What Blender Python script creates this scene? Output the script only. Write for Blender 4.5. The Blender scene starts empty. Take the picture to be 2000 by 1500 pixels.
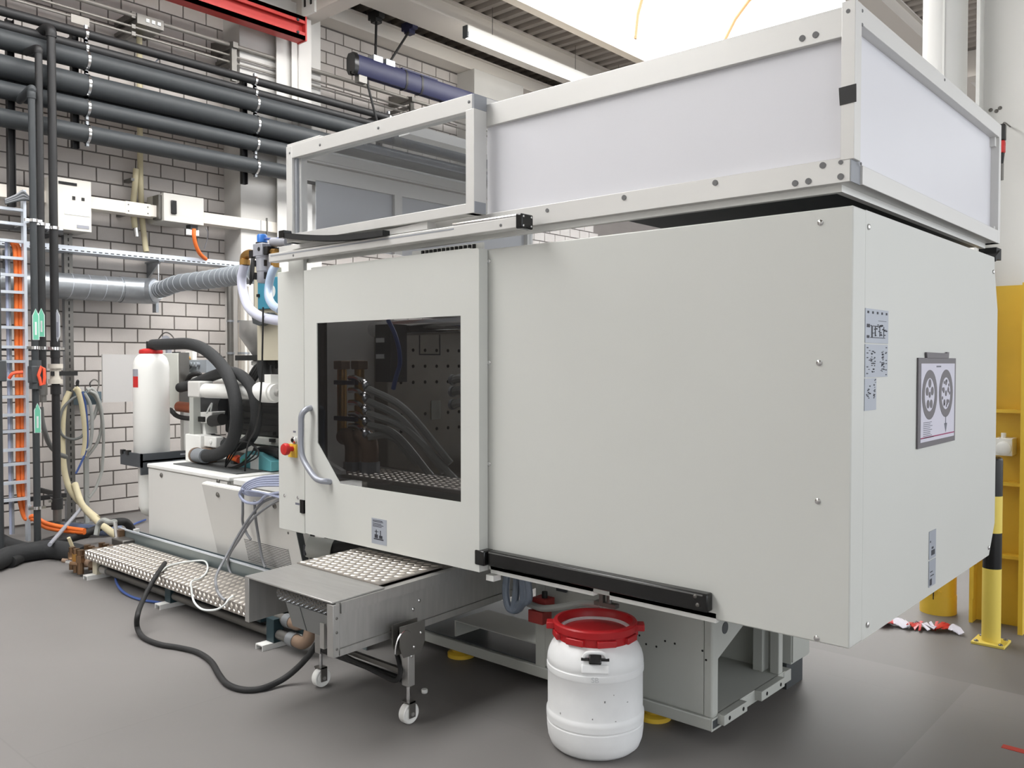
import bpy, math, random
from mathutils import Vector, Matrix
random.seed(7)
SC = bpy.context.scene
COL = SC.collection
R_ = math.radians

# ------------------------------------------------------------------ camera
F = 1673.0                                   # focal length in pixels of the 2000 x 1500 frame
PITCH = math.atan(41 / F)
YAW = math.atan2(1880, 1673)
F0 = Vector((-math.cos(YAW), math.sin(YAW), 0))
RT = Vector((math.sin(YAW), math.cos(YAW), 0))
ZU = Vector((0, 0, 1))
FW = F0 * math.cos(PITCH) - ZU * math.sin(PITCH)
UP = ZU * math.cos(PITCH) + F0 * math.sin(PITCH)
CAM = Vector((0, 0, 1.6))
cd = bpy.data.cameras.new('camera')
cam = bpy.data.objects.new('camera', cd)
COL.objects.link(cam)
cd.sensor_width = 36.0
cd.lens = 36.0 * F / 2000.0
cd.clip_start = 0.05
cd.clip_end = 200
m = Matrix((RT, UP, -FW)).transposed().to_4x4()
m.translation = CAM
cam.matrix_world = m
SC.camera = cam

# ------------------------------------------------------------------ light and exposure
wd = bpy.data.worlds.new('hall_daylight')
SC.world = wd
wd.use_nodes = True
bg = wd.node_tree.nodes['Background']
bg.inputs[0].default_value = (0.93, 0.96, 1.0, 1)
bg.inputs[1].default_value = 2.35
SKYLIGHT = 6.7                               # brightness of the daylit roof glazing
SKYLIGHT_FAR = 0.2
TUBE = 12.0
SC.view_settings.view_transform = 'Standard'
SC.view_settings.look = 'None'
SC.view_settings.exposure = 0.0
SC.view_settings.gamma = 1.0
SC.view_settings.use_curve_mapping = False
SC.render.film_transparent = False


def A(px, py, ax, v):
    """point of the place that a pixel of the photograph shows, on the plane axis = v"""
    d = FW + RT * ((px - 1000) / F) - UP * ((py - 750) / F)
    i = 'xyz'.index(ax)
    return CAM + d * ((v - CAM[i]) / d[i])


# ------------------------------------------------------------------ materials
def lin(c):
    return tuple((x / 12.92 if x <= 0.04045 else ((x + 0.055) / 1.055) ** 2.4) for x in [k / 255 for k in c])


MATS = {}


def mat(name, rgb, rough=0.5, metal=0.0, var=0.0, vscale=8.0, bump=0.0, bscale=60.0, emit=0.0, spec=0.5, stretch=None, rnd=0.0):
    if name in MATS:
        return MATS[name]
    M = bpy.data.materials.new(name)
    M.use_nodes = True
    nt = M.node_tree
    p = nt.nodes['Principled BSDF']
    c = lin(rgb)
    p.inputs['Base Color'].default_value = (*c, 1)
    p.inputs['Roughness'].default_value = rough
    p.inputs['Metallic'].default_value = metal
    p.inputs['Specular IOR Level'].default_value = spec
    tc = None
    if var or bump or rnd:
        tc = nt.nodes.new('ShaderNodeTexCoord')
        mp = nt.nodes.new('ShaderNodeMapping')
        nt.links.new(tc.outputs['Object'], mp.inputs[0])
        if stretch:
            mp.inputs['Scale'].default_value = stretch
    if var or rnd:
        n = nt.nodes.new('ShaderNodeTexNoise')
        n.inputs['Scale'].default_value = vscale
        n.inputs['Detail'].default_value = 5
        nt.links.new(mp.outputs[0], n.inputs['Vector'])
        mr = nt.nodes.new('ShaderNodeMapRange')
        mr.inputs[1].default_value = 0.3
        mr.inputs[2].default_value = 0.7
        mr.inputs[3].default_value = 1 - var
        mr.inputs[4].default_value = 1 + var
        nt.links.new(n.outputs[0], mr.inputs[0])
        fac = mr.outputs[0]
        if rnd:
            oi = nt.nodes.new('ShaderNodeObjectInfo')
            m2 = nt.nodes.new('ShaderNodeMapRange')
            m2.inputs[3].default_value = 1 - rnd
            m2.inputs[4].default_value = 1 + rnd
            nt.links.new(oi.outputs['Random'], m2.inputs[0])
            mu = nt.nodes.new('ShaderNodeMath')
            mu.operation = 'MULTIPLY'
            nt.links.new(fac, mu.inputs[0])
            nt.links.new(m2.outputs[0], mu.inputs[1])
            fac = mu.outputs[0]
        vm = nt.nodes.new('ShaderNodeVectorMath')
        vm.operation = 'SCALE'
        vm.inputs[0].default_value = c
        nt.links.new(fac, vm.inputs['Scale'])
        nt.links.new(vm.outputs[0], p.inputs['Base Color'])
    if bump:
        n2 = nt.nodes.new('ShaderNodeTexNoise')
        n2.inputs['Scale'].default_value = bscale
        n2.inputs['Detail'].default_value = 4
        nt.links.new(mp.outputs[0], n2.inputs['Vector'])
        b = nt.nodes.new('ShaderNodeBump')
        b.inputs['Strength'].default_value = bump
        b.inputs['Distance'].default_value = 0.01
        nt.links.new(n2.outputs[0], b.inputs['Height'])
        nt.links.new(b.outputs[0], p.inputs['Normal'])
    if emit:
        p.inputs['Emission Color'].default_value = (*c, 1)
        p.inputs['Emission Strength'].default_value = emit
    MATS[name] = M
    return M


def glass_mat(name, tint, refl=0.08):
    M = bpy.data.materials.new(name)
    M.use_nodes = True
    nt = M.node_tree
    for n in list(nt.nodes):
        if n.type != 'OUTPUT_MATERIAL':
            nt.nodes.remove(n)
    out = nt.nodes['Material Output']
    t = nt.nodes.new('ShaderNodeBsdfTransparent')
    t.inputs[0].default_value = (*tint, 1)
    g = nt.nodes.new('ShaderNodeBsdfGlossy')
    g.inputs['Roughness'].default_value = 0.03
    g.inputs[0].default_value = (1, 1, 1, 1)
    lw = nt.nodes.new('ShaderNodeLayerWeight')
    lw.inputs[0].default_value = 0.5
    pw = nt.nodes.new('ShaderNodeMath')
    pw.operation = 'POWER'
    pw.inputs[1].default_value = 4.0
    nt.links.new(lw.outputs['Facing'], pw.inputs[0])
    mr = nt.nodes.new('ShaderNodeMath')
    mr.operation = 'MULTIPLY_ADD'
    mr.inputs[1].default_value = 0.6
    mr.inputs[2].default_value = refl / 2
    nt.links.new(pw.outputs[0], mr.inputs[0])
    mx = nt.nodes.new('ShaderNodeMixShader')
    nt.links.new(mr.outputs[0], mx.inputs[0])
    nt.links.new(t.outputs[0], mx.inputs[1])
    nt.links.new(g.outputs[0], mx.inputs[2])
    nt.links.new(mx.outputs[0], out.inputs[0])
    return M


cover = mat('cover_enamel', (205, 206, 201), 0.42, var=0.012, vscale=1.5)
cover2 = mat('cabinet_enamel', (208, 207, 203), 0.4, var=0.012, vscale=2)
basegrey = mat('base_enamel', (178, 180, 174), 0.5, var=0.03, vscale=3)
whitepaint = mat('white_paint', (226, 226, 223), 0.5, var=0.015, vscale=3)
alu = mat('anodised_aluminium', (214, 213, 210), 0.45, 0.25, var=0.012, vscale=4, stretch=(.2, .2, 4))
alu_cap = mat('grey_end_cap', (150, 153, 158), 0.6)
panelw = mat('white_panel', (221, 221, 226), 0.35, var=0.01, vscale=2)
steel = mat('stainless_steel', (176, 175, 172), 0.42, 0.7, var=0.06, vscale=6, stretch=(1, 8, 1))
steel_dk = mat('dull_steel', (120, 118, 114), 0.45, 0.8, var=0.06)
chrome = mat('chrome', (225, 225, 225), 0.15, 1.0)
galv = mat('galvanised', (156, 160, 164), 0.36, 0.75, var=0.08, vscale=14)
zinc = mat('zinc_white', (206, 212, 220), 0.4, 0.5, var=0.04)
treadm = mat('tread_aluminium', (158, 152, 145), 0.42, 0.6, var=0.06, vscale=18)
lozm = mat('tread_lozenge', (224, 218, 208), 0.33, 0.6)
black = mat('black_plastic', (24, 24, 24), 0.45)
blackg = mat('black_gloss', (18, 18, 18), 0.25)
rubber = mat('black_rubber', (32, 32, 32), 0.7, var=0.1)
foam = mat('foam_insulation', (40, 41, 42), 0.85, bump=0.25, bscale=150)
pipeg = mat('grey_pipe', (55, 58, 60), 0.5, var=0.05, spec=0.35)
conduitm = mat('dull_conduit', (150, 146, 140), 0.5, 0.4)
pipek = mat('black_pipe', (28, 28, 29), 0.55, var=0.06)
dkgrey = mat('dark_grey_steel', (64, 68, 70), 0.5)
teal = mat('teal_paint', (84, 148, 155), 0.5)
tealb = mat('teal_blue_paint', (58, 132, 156), 0.5)
tealdk = mat('dark_teal_steel', (28, 50, 56), 0.5)
greyblue = mat('trough_grey', (112, 121, 122), 0.4, 0.3, var=0.04)
orange = mat('orange_cable', (226, 110, 42), 0.5)
orangeh = mat('orange_handle', (232, 92, 62), 0.45)
red = mat('red_paint', (196, 40, 38), 0.4)
redbeam = mat('red_beam_paint', (184, 50, 45), 0.45, var=0.04)
redlid = mat('red_plastic', (172, 24, 30), 0.4)
bluep = mat('blue_paint', (27, 30, 64), 0.5)
bluec = mat('blue_plastic', (44, 110, 190), 0.4)
bluehose = mat('blue_hose', (58, 82, 140), 0.4)
yellow = mat('yellow_paint', (226, 188, 62), 0.45, var=0.03)
yellowb = mat('bollard_yellow', (232, 208, 96), 0.4)
brass = mat('brass', (176, 136, 76), 0.35, 0.85)
copper = mat('copper', (180, 104, 74), 0.38, 0.85)
dkbrass = mat('tarnished_brass', (128, 102, 78), 0.38, 0.8, var=0.1)
bronze = mat('bronze_casting', (138, 116, 98), 0.5, 0.3, var=0.1)
beigehose = mat('beige_hose', (206, 196, 162), 0.55, var=0.04)
greyhose = mat('grey_hose', (158, 160, 156), 0.4)
clearhose = mat('milky_hose', (198, 200, 216), 0.3)
lilac = mat('grey_blue_cable', (150, 156, 178), 0.4)
plasticw = mat('white_hdpe', (230, 231, 231), 0.45, var=0.05, vscale=6, bump=0.04, bscale=30)
white = mat('white_enamel', (232, 232, 228), 0.35)
beige = mat('beige_sheet', (212, 208, 200), 0.5)
trunkm = mat('cream_trunking', (226, 220, 210), 0.5)
concrete = mat('painted_concrete', (204, 202, 198), 0.7, var=0.03, vscale=3)
paper = mat('paper', (205, 203, 215), 0.6)
stick = mat('sticker_foil', (168, 174, 184), 0.35, 0.2)
ink = mat('print_ink', (48, 50, 58), 0.6)
inkl = mat('light_ink', (110, 112, 122), 0.6)
magenta = mat('magenta_ink', (150, 40, 92), 0.6)
frameg = mat('poster_frame', (104, 100, 104), 0.5)
green = mat('pipe_label_green', (106, 186, 156), 0.5)
labw = mat('label_white', (224, 228, 226), 0.5)
labg = mat('label_grey', (150, 152, 160), 0.5)
platenm = mat('platen_steel', (150, 146, 138), 0.45, 0.4, var=0.06)
deckm = mat('roof_deck_sheet', (166, 158, 149), 0.6)
beamm = mat('roof_beam_paint', (216, 210, 202), 0.6)
curbm = mat('curb_cream', (236, 224, 206), 0.6)
handlem = mat('handle_silver', (160, 163, 172), 0.4, 0.4)
dark = mat('dark_interior', (36, 36, 35), 0.7)
gap = mat('black_gap', (10, 10, 10), 0.8)
holem = mat('plug_grey', (112, 112, 112), 0.6)
film = mat('plastic_film', (190, 196, 200), 0.3)

tinted = glass_mat('tinted_pane', (0.56, 0.56, 0.565), 0.05)
clearp = glass_mat('clear_pane', (0.9, 0.91, 0.92), 0.07)


# ------------------------------------------------------------------ mesh building
class MB:
    def __init__(s):
        s.v = []
        s.f = []

    def add(s, vs, fs):
        o = len(s.v)
        s.v += [Vector(v) for v in vs]
        s.f += [tuple(i + o for i in f) for f in fs]
        return s

    def box(s, x0, x1, y0, y1, z0, z1):
        x0, x1 = sorted((x0, x1)); y0, y1 = sorted((y0, y1)); z0, z1 = sorted((z0, z1))
        return s.add([(x0, y0, z0), (x1, y0, z0), (x1, y1, z0), (x0, y1, z0), (x0, y0, z1), (x1, y0, z1), (x1, y1, z1), (x0, y1, z1)],
                     [(0, 3, 2, 1), (4, 5, 6, 7), (0, 1, 5, 4), (1, 2, 6, 5), (2, 3, 7, 6), (3, 0, 4, 7)])

    def obox(s, c, ux, uy, uz):
        """box round c with half vectors"""
        c, ux, uy, uz = map(Vector, (c, ux, uy, uz))
        vs = [c + ux * a + uy * b + uz * d for d in (-1, 1) for a, b in ((-1, -1), (1, -1), (1, 1), (-1, 1))]
        return s.add(vs, [(0, 3, 2, 1), (4, 5, 6, 7), (0, 1, 5, 4), (1, 2, 6, 5), (2, 3, 7, 6), (3, 0, 4, 7)])

    def prism(s, pts, ax, a, b):
        """2D polygon pushed along an axis; pts in the two other axes in cyclic-free order (xyz without ax)"""
        def mk(p, t):
            q = list(p)
            q.insert('xyz'.index(ax), t)
            return q
        n = len(pts)
        ar = sum(pts[i][0] * pts[(i + 1) % n][1] - pts[(i + 1) % n][0] * pts[i][1] for i in range(n))
        vs = [mk(p, a) for p in pts] + [mk(p, b) for p in pts]
        fs = [tuple(range(n - 1, -1, -1)), tuple(range(n, 2 * n))] + [(i, (i + 1) % n, n + (i + 1) % n, n + i) for i in range(n)]
        flip = (ar < 0) ^ (ax == 'y') ^ (b < a)
        if flip:
            fs = [tuple(reversed(f)) for f in fs]
        return s.add(vs, fs)

    def cyl(s, p0, p1, r, n=16, r2=None, caps=True):
        p0, p1 = Vector(p0), Vector(p1)
        r2 = r if r2 is None else r2
        d = (p1 - p0).normalized()
        a = d.orthogonal().normalized()
        b = d.cross(a)
        vs = []
        for p, q in ((p0, r), (p1, r2)):
            for i in range(n):
                t = 2 * math.pi * i / n
                vs.append(p + (a * math.cos(t) + b * math.sin(t)) * q)
        fs = [(i, (i + 1) % n, n + (i + 1) % n, n + i) for i in range(n)]
        if caps:
            fs += [tuple(range(n - 1, -1, -1)), tuple(range(n, 2 * n))]
        return s.add(vs, fs)

    def ring(s, p0, p1, ro, ri, n=20):
        """hollow cylinder"""
        p0, p1 = Vector(p0), Vector(p1)
        d = (p1 - p0).normalized()
        a = d.orthogonal().normalized()
        b = d.cross(a)
        vs = []
        for p, q in ((p0, ro), (p1, ro), (p1, ri), (p0, ri)):
            for i in range(n):
                t = 2 * math.pi * i / n
                vs.append(p + (a * math.cos(t) + b * math.sin(t)) * q)
        fs = []
        for k in range(4):
            k2 = (k + 1) % 4
            for i in range(n):
                j = (i + 1) % n
                fs.append((k * n + i, k * n + j, k2 * n + j, k2 * n + i))
        return s.add(vs, fs)

    def tube(s, path, r, n=10, closed=False, caps=True):
        P = [Vector(p) for p in path]
        N = len(P)
        rs = r if isinstance(r, (list, tuple)) else [r] * N
        T = []
        for i in range(N):
            if closed:
                t = P[(i + 1) % N] - P[i - 1]
            else:
                t = P[min(i + 1, N - 1)] - P[max(i - 1, 0)]
            T.append(t.normalized() if t.length > 1e-9 else Vector((0, 0, 1)))
        a = T[0].orthogonal().normalized()
        vs = []
        for i in range(N):
            a = (a - T[i] * a.dot(T[i]))
            a = a.normalized() if a.length > 1e-6 else T[i].orthogonal().normalized()
            b = T[i].cross(a)
            for k in range(n):
                t = 2 * math.pi * k / n
                vs.append(P[i] + (a * math.cos(t) + b * math.sin(t)) * rs[i])
        fs = []
        for i in range(N if closed else N - 1):
            i2 = (i + 1) % N
            for k in range(n):
                k2 = (k + 1) % n
                fs.append((i * n + k, i * n + k2, i2 * n + k2, i2 * n + k))
        if caps and not closed:
            fs += [tuple(range(n - 1, -1, -1)), tuple((N - 1) * n + k for k in range(n))]
        return s.add(vs, fs)

    def lathe(s, prof, c=(0, 0, 0), axis='z', n=32):
        """profile (r, h) turned round an axis through c"""
        c = Vector(c)
        ez = {'x': Vector((1, 0, 0)), 'y': Vector((0, 1, 0)), 'z': Vector((0, 0, 1))}[axis] if isinstance(axis, str) else Vector(axis).normalized()
        a = ez.orthogonal().normalized()
        b = ez.cross(a)
        vs = []
        for r, h in prof:
            for k in range(n):
                t = 2 * math.pi * k / n
                vs.append(c + ez * h + (a * math.cos(t) + b * math.sin(t)) * r)
        fs = []
        for i in range(len(prof) - 1):
            for k in range(n):
                k2 = (k + 1) % n
                fs.append((i * n + k, i * n + k2, (i + 1) * n + k2, (i + 1) * n + k))
        if prof[0][0] > 1e-6:
            fs.append(tuple(range(n - 1, -1, -1)))
        if prof[-1][0] > 1e-6:
            fs.append(tuple((len(prof) - 1) * n + k for k in range(n)))
        return s.add(vs, fs)

    def dome(s, p, nrm, r, h=None):
        """screw or rivet head"""
        h = h or r * 0.5
        return s.lathe([(r, 0), (r * .95, h * .5), (r * .6, h * .9), (0.0001, h)], p, nrm, 10)

    def loz(s, c, u, v, nrm, h):
        """raised lozenge of a tread plate"""
        c, u, v, nrm = map(Vector, (c, u, v, nrm))
        t = nrm * h
        return s.add([c - u, c - v, c + u, c + v, c - u * .7 + t, c - v * .55 + t, c + u * .7 + t, c + v * .55 + t],
                     [(0, 1, 5, 4), (1, 2, 6, 5), (2, 3, 7, 6), (3, 0, 4, 7), (4, 5, 6, 7)])


def spline(pts, k=8, closed=False):
    P = [Vector(p) for p in pts]
    n = len(P)
    out = []
    rng = range(n if closed else n - 1)
    for i in rng:
        p1, p2 = P[i], P[(i + 1) % n]
        p0 = P[i - 1] if (closed or i > 0) else p1 * 2 - p2
        p3 = P[(i + 2) % n] if (closed or i + 2 < n) else p2 * 2 - p1
        for j in range(k):
            t = j / k
            out.append(0.5 * ((2 * p1) + (p2 - p0) * t + (2 * p0 - 5 * p1 + 4 * p2 - p3) * t * t + (3 * p1 - p0 - 3 * p2 + p3) * t ** 3))
    if not closed:
        out.append(P[-1])
    return out


WL = {}


def mesh(name, mb, mt, off=Vector((0, 0, 0)), sharp=35):
    me = bpy.data.meshes.new(name)
    me.from_pydata([tuple(v - off) for v in mb.v], [], mb.f)
    if mt:
        me.materials.append(mt)
    me.shade_smooth()
    me.set_sharp_from_angle(angle=R_(sharp))
    me.update()
    return me


def tag(o, label=None, cat=None, group=None, kind=None):
    if label:
        o['label'] = label
    if cat:
        o['category'] = cat
    if group:
        o['group'] = group
    if kind:
        o['kind'] = kind
    return o


def part(name, mb, mt, parent, label=None, bev=0.0, kind=None, sharp=35):
    off = WL[parent]
    o = bpy.data.objects.new(name, mesh(name, mb, mt, off, sharp))
    COL.objects.link(o)
    o.parent = parent
    WL[o] = off
    if bev:
        b = o.modifiers.new('bevel', 'BEVEL')
        b.width = bev
        b.segments = 2
        b.limit_method = 'ANGLE'
        b.angle_limit = R_(40)
    return tag(o, label, None, None, kind)


def inst(name, me, parent, loc, rot=None, label=None):
    o = bpy.data.objects.new(name, me)
    COL.objects.link(o)
    o.parent = parent
    mtx = Matrix.Translation(Vector(loc) - WL[parent])
    if rot is not None:
        mtx = mtx @ rot.to_4x4()
    o.matrix_local = mtx
    if label:
        o['label'] = label
    return o


def thing(name, label, cat, loc, group=None):
    o = bpy.data.objects.new(name, None)
    COL.objects.link(o)
    o.location = loc
    o.empty_display_size = 0.05
    WL[o] = Vector(loc)
    return tag(o, label, cat, group)


def single(name, mb, mt, label, cat, group=None, bev=0.0, kind=None, sharp=35):
    lo = Vector([min(v[i] for v in mb.v) for i in range(3)])
    hi = Vector([max(v[i] for v in mb.v) for i in range(3)])
    off = Vector(((lo.x + hi.x) / 2, (lo.y + hi.y) / 2, lo.z))
    o = bpy.data.objects.new(name, mesh(name, mb, mt, off, sharp))
    COL.objects.link(o)
    o.location = off
    WL[o] = off
    if bev:
        b = o.modifiers.new('bevel', 'BEVEL')
        b.width = bev
        b.segments = 2
        b.limit_method = 'ANGLE'
        b.angle_limit = R_(40)
    return tag(o, label, cat, group, kind)


def struct(name, mb, mt, bev=0.0):
    return single(name, mb, mt, None, None, None, bev, 'structure')


def cable(name, pts, r, mt, label, cat='cable', k=8, n=10, group=None):
    return single(name, MB().tube(spline(pts, k), r, n), mt, label, cat, group)


def hose_part(name, pts, r, mt, parent, k=8, n=10, label=None):
    return part(name, MB().tube(spline(pts, k), r, n), mt, parent, label)


AX = {'x': Matrix.Rotation(R_(90), 3, 'Y'), '-x': Matrix.Rotation(R_(-90), 3, 'Y'), 'y': Matrix.Rotation(R_(-90), 3, 'X'),
      '-y': Matrix.Rotation(R_(90), 3, 'X'), 'z': Matrix.Identity(3), '-z': Matrix.Rotation(R_(180), 3, 'X')}
SCREW = {}


def screws(parent, pts, ax, r=0.008, mt=None, name='screw', h=None):
    mt = mt or chrome
    key = (r, mt.name, h)
    if key not in SCREW:
        SCREW[key] = mesh('screw', MB().dome((0, 0, 0), (0, 0, 1), r, h), mt)
    for p in pts:
        inst(name, SCREW[key], parent, p, AX[ax])


def text(parent, body, size, loc, rot, mt, depth=0.0005, name='lettering'):
    cu = bpy.data.curves.new('lettering', 'FONT')
    cu.body = body
    cu.size = size
    cu.extrude = depth
    cu.align_x = 'CENTER'
    cu.align_y = 'CENTER'
    to = bpy.data.objects.new('lettering_curve', cu)
    COL.objects.link(to)
    dg = bpy.context.evaluated_depsgraph_get()
    me = bpy.data.meshes.new_from_object(to.evaluated_get(dg))
    bpy.data.objects.remove(to)
    me.name = name
    me.materials.clear()
    me.materials.append(mt)
    return inst(name, me, parent, loc, rot)



# ================================================================== the hall
WX = -9.1
# floor
FLm = mat('floor_coating', (122, 119, 117), 0.5, spec=0.35, var=0.05, vscale=0.9, bump=0.02, bscale=220)
nt = FLm.node_tree
_p = nt.nodes['Principled BSDF']
_src = _p.inputs['Base Color'].links[0].from_socket
_tc = nt.nodes.new('ShaderNodeTexCoord')
_br = nt.nodes.new('ShaderNodeTexBrick')           # faint sheets of the floor covering
_br.inputs['Scale'].default_value = 1.0
_br.inputs['Brick Width'].default_value = 3.1
_br.inputs['Row Height'].default_value = 1.55
_br.inputs['Mortar Size'].default_value = 0.004
_br.inputs['Color1'].default_value = (1, 1, 1, 1)
_br.inputs['Color2'].default_value = (0.97, 0.97, 0.97, 1)
_br.inputs['Mortar'].default_value = (0.93, 0.93, 0.93, 1)
nt.links.new(_tc.outputs['Object'], _br.inputs['Vector'])
_mx = nt.nodes.new('ShaderNodeVectorMath')
_mx.operation = 'MULTIPLY'
nt.links.new(_src, _mx.inputs[0])
nt.links.new(_br.outputs['Color'], _mx.inputs[1])
_sx = nt.nodes.new('ShaderNodeSeparateXYZ')        # two newer, differently toned sheets at the right
nt.links.new(_tc.outputs['Object'], _sx.inputs[0])


def _math(op, a, b):
    n = nt.nodes.new('ShaderNodeMath')
    n.operation = op
    for i, q in enumerate((a, b)):
        if isinstance(q, (int, float)):
            n.inputs[i].default_value = q
        else:
            nt.links.new(q, n.inputs[i])
    return n.outputs[0]


FLX, FLY = -0.65, 9.0                               # object origin of the floor slab
_a = _math('MULTIPLY', _math('GREATER_THAN', _sx.outputs[0], -1.103 - FLX), _math('LESS_THAN', _sx.outputs[1], 4.69 - FLY))
_b = _math('GREATER_THAN', _sx.outputs[1], 4.69 - FLY)
_f = _math('SUBTRACT', _math('ADD', _math('MULTIPLY', _a, 0.15), 0.95), _math('MULTIPLY', _b, 0.10))
_m2 = nt.nodes.new('ShaderNodeVectorMath')
_m2.operation = 'SCALE'
nt.links.new(_mx.outputs[0], _m2.inputs[0])
nt.links.new(_f, _m2.inputs['Scale'])
nt.links.new(_m2.outputs[0], _p.inputs['Base Color'])
struct('floor', MB().box(-9.3, 8, -6, 24, -0.1, 0), FLm)

# brick wall on the left: mortar bed + every block
mortar = mat('mortar', (112, 106, 102), 0.9, var=0.05)
brickm = mat('lime_sand_block', (192, 186, 181), 0.75, var=0.04, vscale=6, bump=0.12, bscale=90, rnd=0.05)
wall = struct('wall_left', MB().box(-9.3, WX - 0.012, -6, 24, 0, 6.5), mortar)
bm_ = MB().box(-0.012, 0, 0.005, 0.269, 0.005, 0.145)
# slightly eased face edge
bm_ = MB().add([(-.012, .007, .007), (-.012, .267, .007), (-.012, .267, .143), (-.012, .007, .143),
                (-.002, .007, .007), (-.002, .267, .007), (-.002, .267, .143), (-.002, .007, .143),
                (0, .0095, .0095), (0, .2645, .0095), (0, .2645, .1405), (0, .0095, .1405)],
               [(0, 1, 5, 4), (1, 2, 6, 5), (2, 3, 7, 6), (3, 0, 4, 7), (4, 5, 9, 8), (5, 6, 10, 9), (6, 7, 11, 10), (7, 4, 8, 11), (8, 9, 10, 11)])
brick_me = mesh('brick', bm_, brickm)
cells = []
for k in range(0, 39):
    z = 0.017 + 0.15 * k
    for j in range(0, 60):
        y = 0.4 + 0.274 * j + (0.0965 if k % 2 else -0.0405)
        yc = y + 0.137
        if y < -0.2 or yc > 12.5:
            continue
        q = Vector((WX, yc, z + .075)) - CAM
        d = q.dot(FW)
        if d < 0.5:
            continue
        px, py = 1000 + F * q.dot(RT) / d, 750 - F * q.dot(UP) / d
        vis = 10 < px < 445 and -15 < py < 1020 or 625 < px < 900 and 40 < py < 235
        cells.append((0 if vis else 1, d, y, z))
cells.sort()
nb = 0
rest = MB()
for vis, d, y, z in cells:
    if nb < 300 and vis == 0:
        inst('brick', brick_me, wall, (WX, y, z))
        nb += 1
    else:
        o_ = len(rest.v)
        rest.add([v + Vector((WX, y, z)) for v in bm_.v], bm_.f)
part('brick_rest', rest, brickm, wall, kind='stuff')

# concrete piers in the wall
for i, (y0, y1) in enumerate(((5.225, 6.325), (9.01, 10.1))):
    struct('trim_%d' % (i + 1), MB().box(WX - .05, -8.75, y0, y1, 0, 5.88), concrete, 0.006)
struct('unseen_wall_front', MB().box(-9.3, 8, -6.2, -6, 0, 6.5), mat('front_wall_paint', (200, 198, 194), 0.8, var=0.03))  # unseen front wall, added to keep world light off the machine front
struct('wall_far', MB().box(-9.3, 8, 24, 24.2, 0, 6.5), mat('far_wall_paint', (176, 172, 166), 0.8, var=0.03))

# roof: ribbed deck, beams, skylight
DZ = 6.22
SKY0, SKY1 = -6.9, -3.95
SKY2, SKY3 = 1.6, 5.2


def deck(x0, x1):
    mb = MB()
    y = -6.0
    pr = []
    while y < 24:
        pr += [(y, DZ + .07), (y + .075, DZ + .07), (y + .1, DZ), (y + .185, DZ)]
        y += 0.21
    vs = []
    for (yy, z) in pr:
        vs += [(x0, yy, z), (x1, yy, z)]
    return mb.add(vs, [(2 * i, 2 * i + 1, 2 * i + 3, 2 * i + 2) for i in range(len(pr) - 1)])


ceil_ = struct('ceiling', MB().box(-9.3, SKY0 - .12, -6, 24, DZ + .09, DZ + .2).box(SKY1 + .12, SKY2 - .12, -6, 24, DZ + .09, DZ + .2).box(SKY3 + .12, 8, -6, 24, DZ + .09, DZ + .2), deckm)
for a_, b_ in ((WX, SKY0 - .02), (SKY1 + .02, SKY2), (SKY3, 8)):
    part('deck_sheet', deck(a_, b_), deckm, ceil_)


def beam(n, x0, x1, z0, z1, y0=-6, y1=24, mt=None):
    """I-shaped purlin along y"""
    xm = (x0 + x1) / 2
    w = (x1 - x0) / 2
    t = 0.02
    return struct('trim_%d' % n, MB().box(x0, x1, y0, y1, z0, z0 + t).box(x0, x1, y0, y1, z1 - t, z1).box(xm - w * .72, xm + w * .72, y0, y1, z0 + t, z1 - t), mt or beamm)


beam(3, WX, -8.82, 5.88, 6.09)
beam(4, -8.42, -7.90, 5.99, DZ)
beam(5, -3.95, -3.62, 5.98, DZ)
struct('trim_6', MB().box(SKY0 - .14, SKY0, -6, 24, 5.98, DZ + .05), curbm)
struct('trim_7', MB().box(SKY1, SKY1 + .12, -6, 24, DZ - .05, DZ + .05), curbm)
struct('trim_8', MB().box(SKY2 - .12, SKY2, -6, 24, 6.0, DZ + .05).box(SKY3, SKY3 + .12, -6, 24, 6.0, DZ + .05), curbm)
# frame beam along x at the column and a second one farther off
fb = MB().box(-8.95, 6, 5.98, 6.2, 5.68, 5.98)
struct('trim_9', fb, beamm, .004)
struct('trim_10', MB().box(SKY1, 7.5, 14.0, 14.3, 5.82, 6.2), beamm)
gl = mat('skylight_glazing', (252, 252, 252), 0.5, emit=SKYLIGHT)
gl2 = mat('skylight_glazing_right', (252, 252, 252), 0.5, emit=SKYLIGHT_FAR)


def vault(n, x0, x1, gl):
    xm, w = (x0 + x1) / 2, (x1 - x0) / 2
    seg = 14
    pr = [(xm - w * math.cos(math.pi * i / seg), DZ + .04 + 1.45 * math.sin(math.pi * i / seg)) for i in range(seg + 1)]
    vs = []
    for (x, z) in pr:
        vs += [(x, -6, z), (x, 24, z)]
    w_ = struct('window_%d' % n, MB().add(vs, [(2 * i, 2 * i + 1, 2 * i + 3, 2 * i + 2) for i in range(seg)]), gl)
    for k in range(12):
        y = 12.8 - 2.4 * (k - 4)
        part('glazing_bar', MB().tube([(x, y, z - .03) for (x, z) in pr], .03, 6), mat('glazing_bar', (120, 92, 58), .6), w_)
    return w_


vault(1, SKY0, SKY1, gl)
vault(2, SKY2, SKY3, gl2)

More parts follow.
